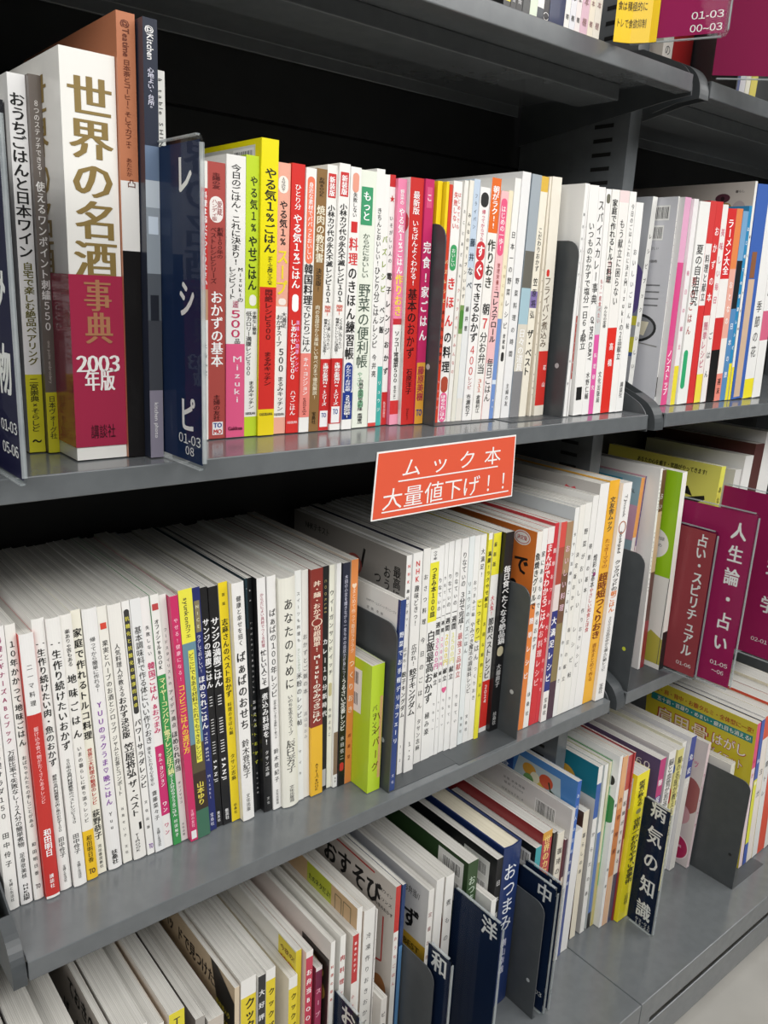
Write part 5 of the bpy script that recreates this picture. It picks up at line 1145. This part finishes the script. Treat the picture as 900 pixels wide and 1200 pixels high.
bookend(0.5735, 0.612, Z1, 0.197, 'charcoal bookend between magenta and yellow spines on the upper left shelf', foot=0.09)
bookend(0.7575, 0.596, Z1, 0.194, 'charcoal bookend among the white and cream spines on the upper left shelf', foot=-0.085)
bookend(0.5118, 0.580, Z2, 0.1925, 'charcoal bookend behind the small lime green pocket book', foot=0.10)
bookend(0.7090, 0.575, Z2, 0.195, 'charcoal bookend between the black mook and the orange magazine', foot=-0.097)
bookend(0.9330, 0.572, Z2, 0.198, 'charcoal bookend at the left end of the middle right shelf', hole='c8d040', foot=0.10)
bookend(0.5672, 0.545, ZB, 0.205, 'charcoal bookend left of the lowest navy sign reading 和', foot=0.006)
bookend(0.7755, 0.552, ZB, 0.187, 'charcoal bookend right of the thick navy hardcover on the bottom deck', foot=0.006)
bookend(1.2560, 0.519, ZB, 0.206, 'large charcoal bookend right of the pink fitness magazine on the bottom deck', hole='202224', foot=0.11)


# ------------------------------------------------------------------ divider signs in clear acrylic sleeves
def divider(pf, pb, z, hgt, card, texts, label, rim=0.004, top=True, second=None):
    """pf, pb: (x, y) of the front and back foot; face towards -x. texts: (string, from front, top, length, size, weight, colour)"""
    dx, dy = pb[0] - pf[0], pb[1] - pf[1]
    L = math.hypot(dx, dy)
    yaw = math.atan2(-dx, dy)
    s = MB()
    s.prism(rounded(0, 0, L, hgt, 0.006), -0.0014, -0.0006, lambda a, c, t: (t, a, c), ACRYL)
    s.prism(rounded(0, 0, L, hgt, 0.006), 0.0006, 0.0014, lambda a, c, t: (t, a, c), ACRYL)
    s.box((-0.0016, 0.0, 0.006), (0.0016, 0.0012, hgt - 0.006), EDGE)
    s.box((-0.0016, 0.006, 0.0), (0.0016, L - 0.006, 0.0012), EDGE)
    s.box((-0.0016, 0.006, hgt - 0.0012), (0.0016, L - 0.006, hgt), EDGE)
    o = s.build('divider_sign')
    o.location = (pf[0], pf[1], z)
    o.rotation_euler = (0, 0, yaw)
    c = MB()
    c.box((-0.0004, rim, rim), (0.0004, L - 0.001, hgt - rim), flat(card, 0.6, spec=0.1))
    for it in texts:
        txt, yc, zt, ln, sz, wt, colr = it
        if txt[0] == '^':
            V, Fc = htext(txt[1:], ln, sz, wt)
            V = [(x, y + zt) for x, y in V]
        else:
            V, Fc = vtext(txt, ln, sz, wt)
            V = [(x, y + zt) for x, y in V]
        emit(c, V, Fc, lambda x, y, k: (-0.0005 - k * .3, yc - x, y), flat(colr, 0.4), wt, sz)
    c.build('printed_card', o)
    tag(o, label, 'shelf divider', 'acrylic shelf divider signs')
    return o


NAVY, MARO, WHITE = '12233f', '9c2258', 'f2f2f0'
# (positions measured from the front edge, heights from the foot)
divider((0.2716, 0.527), (0.2692, 0.615), Z1 + 0.0005, 0.226, '14284a',
        [('レシピ', 0.023, 0.243, 0.246, 0.0245, 3, WHITE), ('^01-03', 0.022, 0.0200, 0.034, 0.0095, 1, WHITE), ('^08', 0.022, 0.0115, 0.014, 0.0085, 1, WHITE)],
        'navy divider sign with white recipe lettering at the left of the upper shelf')
divider((0.1510, 0.538), (0.1480, 0.650), Z1 + 0.0005, 0.226, '1c1c3c',
        [('読み物', 0.026, 0.21, 0.165, 0.030, 3, WHITE), ('^01-03', 0.024, 0.036, 0.032, 0.010, 2, WHITE), ('^05-06', 0.024, 0.021, 0.032, 0.010, 2, WHITE)],
        'dark navy divider sign cut by the left picture edge, upper shelf')
divider((1.0440, 0.535), (1.0445, 0.600), Z2 + 0.0005, 0.223, 'a0464c',
        [('占い・スピリチュアル', 0.021, 0.214, 0.183, 0.017, 3, WHITE), ('^01-06', 0.022, 0.018, 0.024, 0.007, 1, WHITE)],
        'brownish red divider sign for fortune telling on the middle right shelf')
divider((1.0560, 0.489), (1.0495, 0.640), Z2 + 0.0005, 0.258, MARO,
        [('人生論・占い', 0.024, 0.244, 0.195, 0.022, 3, WHITE), ('^01-05', 0.022, 0.034, 0.026, 0.008, 1, WHITE), ('^～06', 0.022, 0.022, 0.018, 0.008, 1, WHITE)],
        'maroon divider sign for life advice, just right of the brownish red one')
divider((1.1985, 0.480), (1.1953, 0.6175), Z2 + 0.0005, 0.258, MARO,
        [('心理学', 0.040, 0.23, 0.17, 0.024, 3, WHITE), ('^02-01', 0.044, 0.03, 0.026, 0.008, 1, WHITE)],
        'maroon divider sign cut by the right picture edge, middle right shelf')
divider((1.0447, 0.5367), (1.0495, 0.5893), ZB + 0.0005, 0.229, '12203a',
        [('病気の知識', 0.024, 0.2385, 0.2265, 0.029, 2, WHITE), ('^02-01', 0.022, 0.0135, 0.030, 0.0062, 1, WHITE), ('^13-20', 0.022, 0.0068, 0.030, 0.0062, 1, WHITE)],
        'navy divider sign with five white characters beside the yellow book, bottom deck')
for (pf, yb, txt, hgt, lb) in (((0.4600, 0.545), 0.595, 'お', 0.209, 'navy divider sign barely showing at the bottom picture edge'),
                               ((0.5775, 0.527), 0.569, '和', 0.229, 'navy divider sign reading 和, between bookend and food magazines, bottom deck'),
                               ((0.6560, 0.522), 0.608, '洋', 0.241, 'wide navy divider sign reading 洋, in front of the green spine'),
                               ((0.7910, 0.545), 0.613, '中', 0.209, 'navy divider sign reading 中, right of the thick navy hardcover'),
                               ((0.8020, 0.545), 0.613, '中', 0.212, 'navy divider sign hidden right behind the one reading 中')):
    divider(pf, (pf[0], yb), ZB + 0.0005, hgt, '14233f', [(txt, 0.022, hgt - 0.006, 0.028, 0.027, 3, WHITE), ('^01-03', 0.022, 0.03, 0.03, 0.009, 1, WHITE)], lb)
divider((0.7930, 0.476), (0.7550, 0.566), ZT + 0.0005, 0.226, MARO,
        [('健康', 0.022, 0.21, 0.14, 0.026, 3, WHITE), ('^01-03', 0.021, 0.0205, 0.030, 0.0085, 1, WHITE), ('^00~03', 0.021, 0.0095, 0.030, 0.0085, 1, WHITE)],
        'maroon divider sign numbered 01-03 at the top of the picture')
divider((1.0200, 0.468), (0.9245, 0.5690), ZT + 0.0005, 0.226, '841846', [], 'plain wide maroon divider sign in the top right corner')

# ------------------------------------------------------------------ yellow folded card on the top shelf edge
m = MB()
YEL = flat('f0c814', 0.4)
P = [(0.7405, 0.5655), (0.7480, 0.5620), (0.7560, 0.5570), (0.7620, 0.5480), (0.7660, 0.5420), (0.7680, 0.5350)]
Q = [(x + 0.0012, y + 0.0008) for x, y in P][::-1]
ring = P + Q
ring = [(x - 0.0036, y) for x, y in ring]
P = [(x - 0.0036, y) for x, y in P]
k = len(ring)
zz0, zz1 = ZT + 0.0006, ZT + 0.15
m.add([(x, y, zz0) for x, y in ring] + [(x, y, zz1) for x, y in ring], [(i, (i + 1) % k, k + (i + 1) % k, k + i) for i in range(k)], YEL)


def along(t):
    for (a, b_) in zip(P, P[1:]):
        L = math.hypot(b_[0] - a[0], b_[1] - a[1])
        if t <= L:
            f = t / L
            nx, ny = (b_[1] - a[1]) / L, -(b_[0] - a[0]) / L
            return a[0] + (b_[0] - a[0]) * f + nx * 0.0004, a[1] + (b_[1] - a[1]) * f + ny * 0.0004
        t -= L
    return P[-1]


for txt, zc in (('食は積極的に', 0.0325), ('トレで食欲抑制', 0.0175)):
    V, Fc = htext(txt, 0.030, 0.0088, 2)
    pts = []
    for x, y in V:
        px, py = along(min(max(0.0165 + x, 0.0005), 0.043))
        pts.append((px, py, ZT + zc + y))
    m.add(pts, Fc, flat('2a220a', 0.5))
tag(m.build('notice_card'), 'yellow folded advice card with black lettering on the top shelf edge', 'card')

# ------------------------------------------------------------------ red notice hung on the upper shelf edge
m = MB()
yN = 0.5692
k = yN / 0.566
C4 = [(0.458 * k, -0.208 * k), (0.649 * k, -0.2072 * k), (0.647 * k, -0.141 * k), (0.462 * k, -0.1435 * k)]


def card(u, v, lift):
    a = [C4[0][i] + (C4[1][i] - C4[0][i]) * u for i in (0, 1)]
    b_ = [C4[3][i] + (C4[2][i] - C4[3][i]) * u for i in (0, 1)]
    return (a[0] + (b_[0] - a[0]) * v, yN - lift, a[1] + (b_[1] - a[1]) * v)


def quad(u0, v0, u1, v1, lift, mt):
    m.add([card(u0, v0, lift), card(u1, v0, lift), card(u1, v1, lift), card(u0, v1, lift)], [(0, 1, 2, 3)], mt)


WP = flat('f4f2f0', 0.5)
m.add([card(u, v, l) for l in (0.0, 0.0007) for u, v in ((0, 0), (1, 0), (1, 1), (0, 1))], [(0, 1, 2, 3), (4, 5, 6, 7), (0, 1, 5, 4), (1, 2, 6, 5), (2, 3, 7, 6), (3, 0, 4, 7)], WP)
quad(0.008, 0.022, 0.992, 0.978, 0.0009, flat('e0593c', 0.5))
for txt, uc, vc, wd, ht, n in (('ム ッ ク 本', 0.525, 0.715, 0.74, 0.30, 1), ('大量値下げ！！', 0.515, 0.285, 0.92, 0.34, 1)):
    adv = [1.0 if ch != ' ' else 0.28 for ch in txt]
    if '！' in txt:
        adv = [1.0] * 5 + [0.85] * 2
    tot = sum(adv)
    u = uc - wd / 2
    for ch, a in zip(txt, adv):
        cw = wd * a / tot
        if ch != ' ':
            vs, fs, _ = glyph(ch, 1)
            small = 0.74 if ch == 'ッ' else 1.0
            m.add([card(u + cw / 2 + x * min(cw, 0.135) * 1.0, vc + y * ht, 0.0011) for x, y in vs], fs, WP)
        u += cw
quad(0.15, 0.525, 0.865, 0.545, 0.0011, WP)
quad(0.06, 0.095, 0.965, 0.115, 0.0011, WP)
tag(m.build('price_sign'), 'red sale notice with white lettering hung on the upper shelf edge', 'sign')
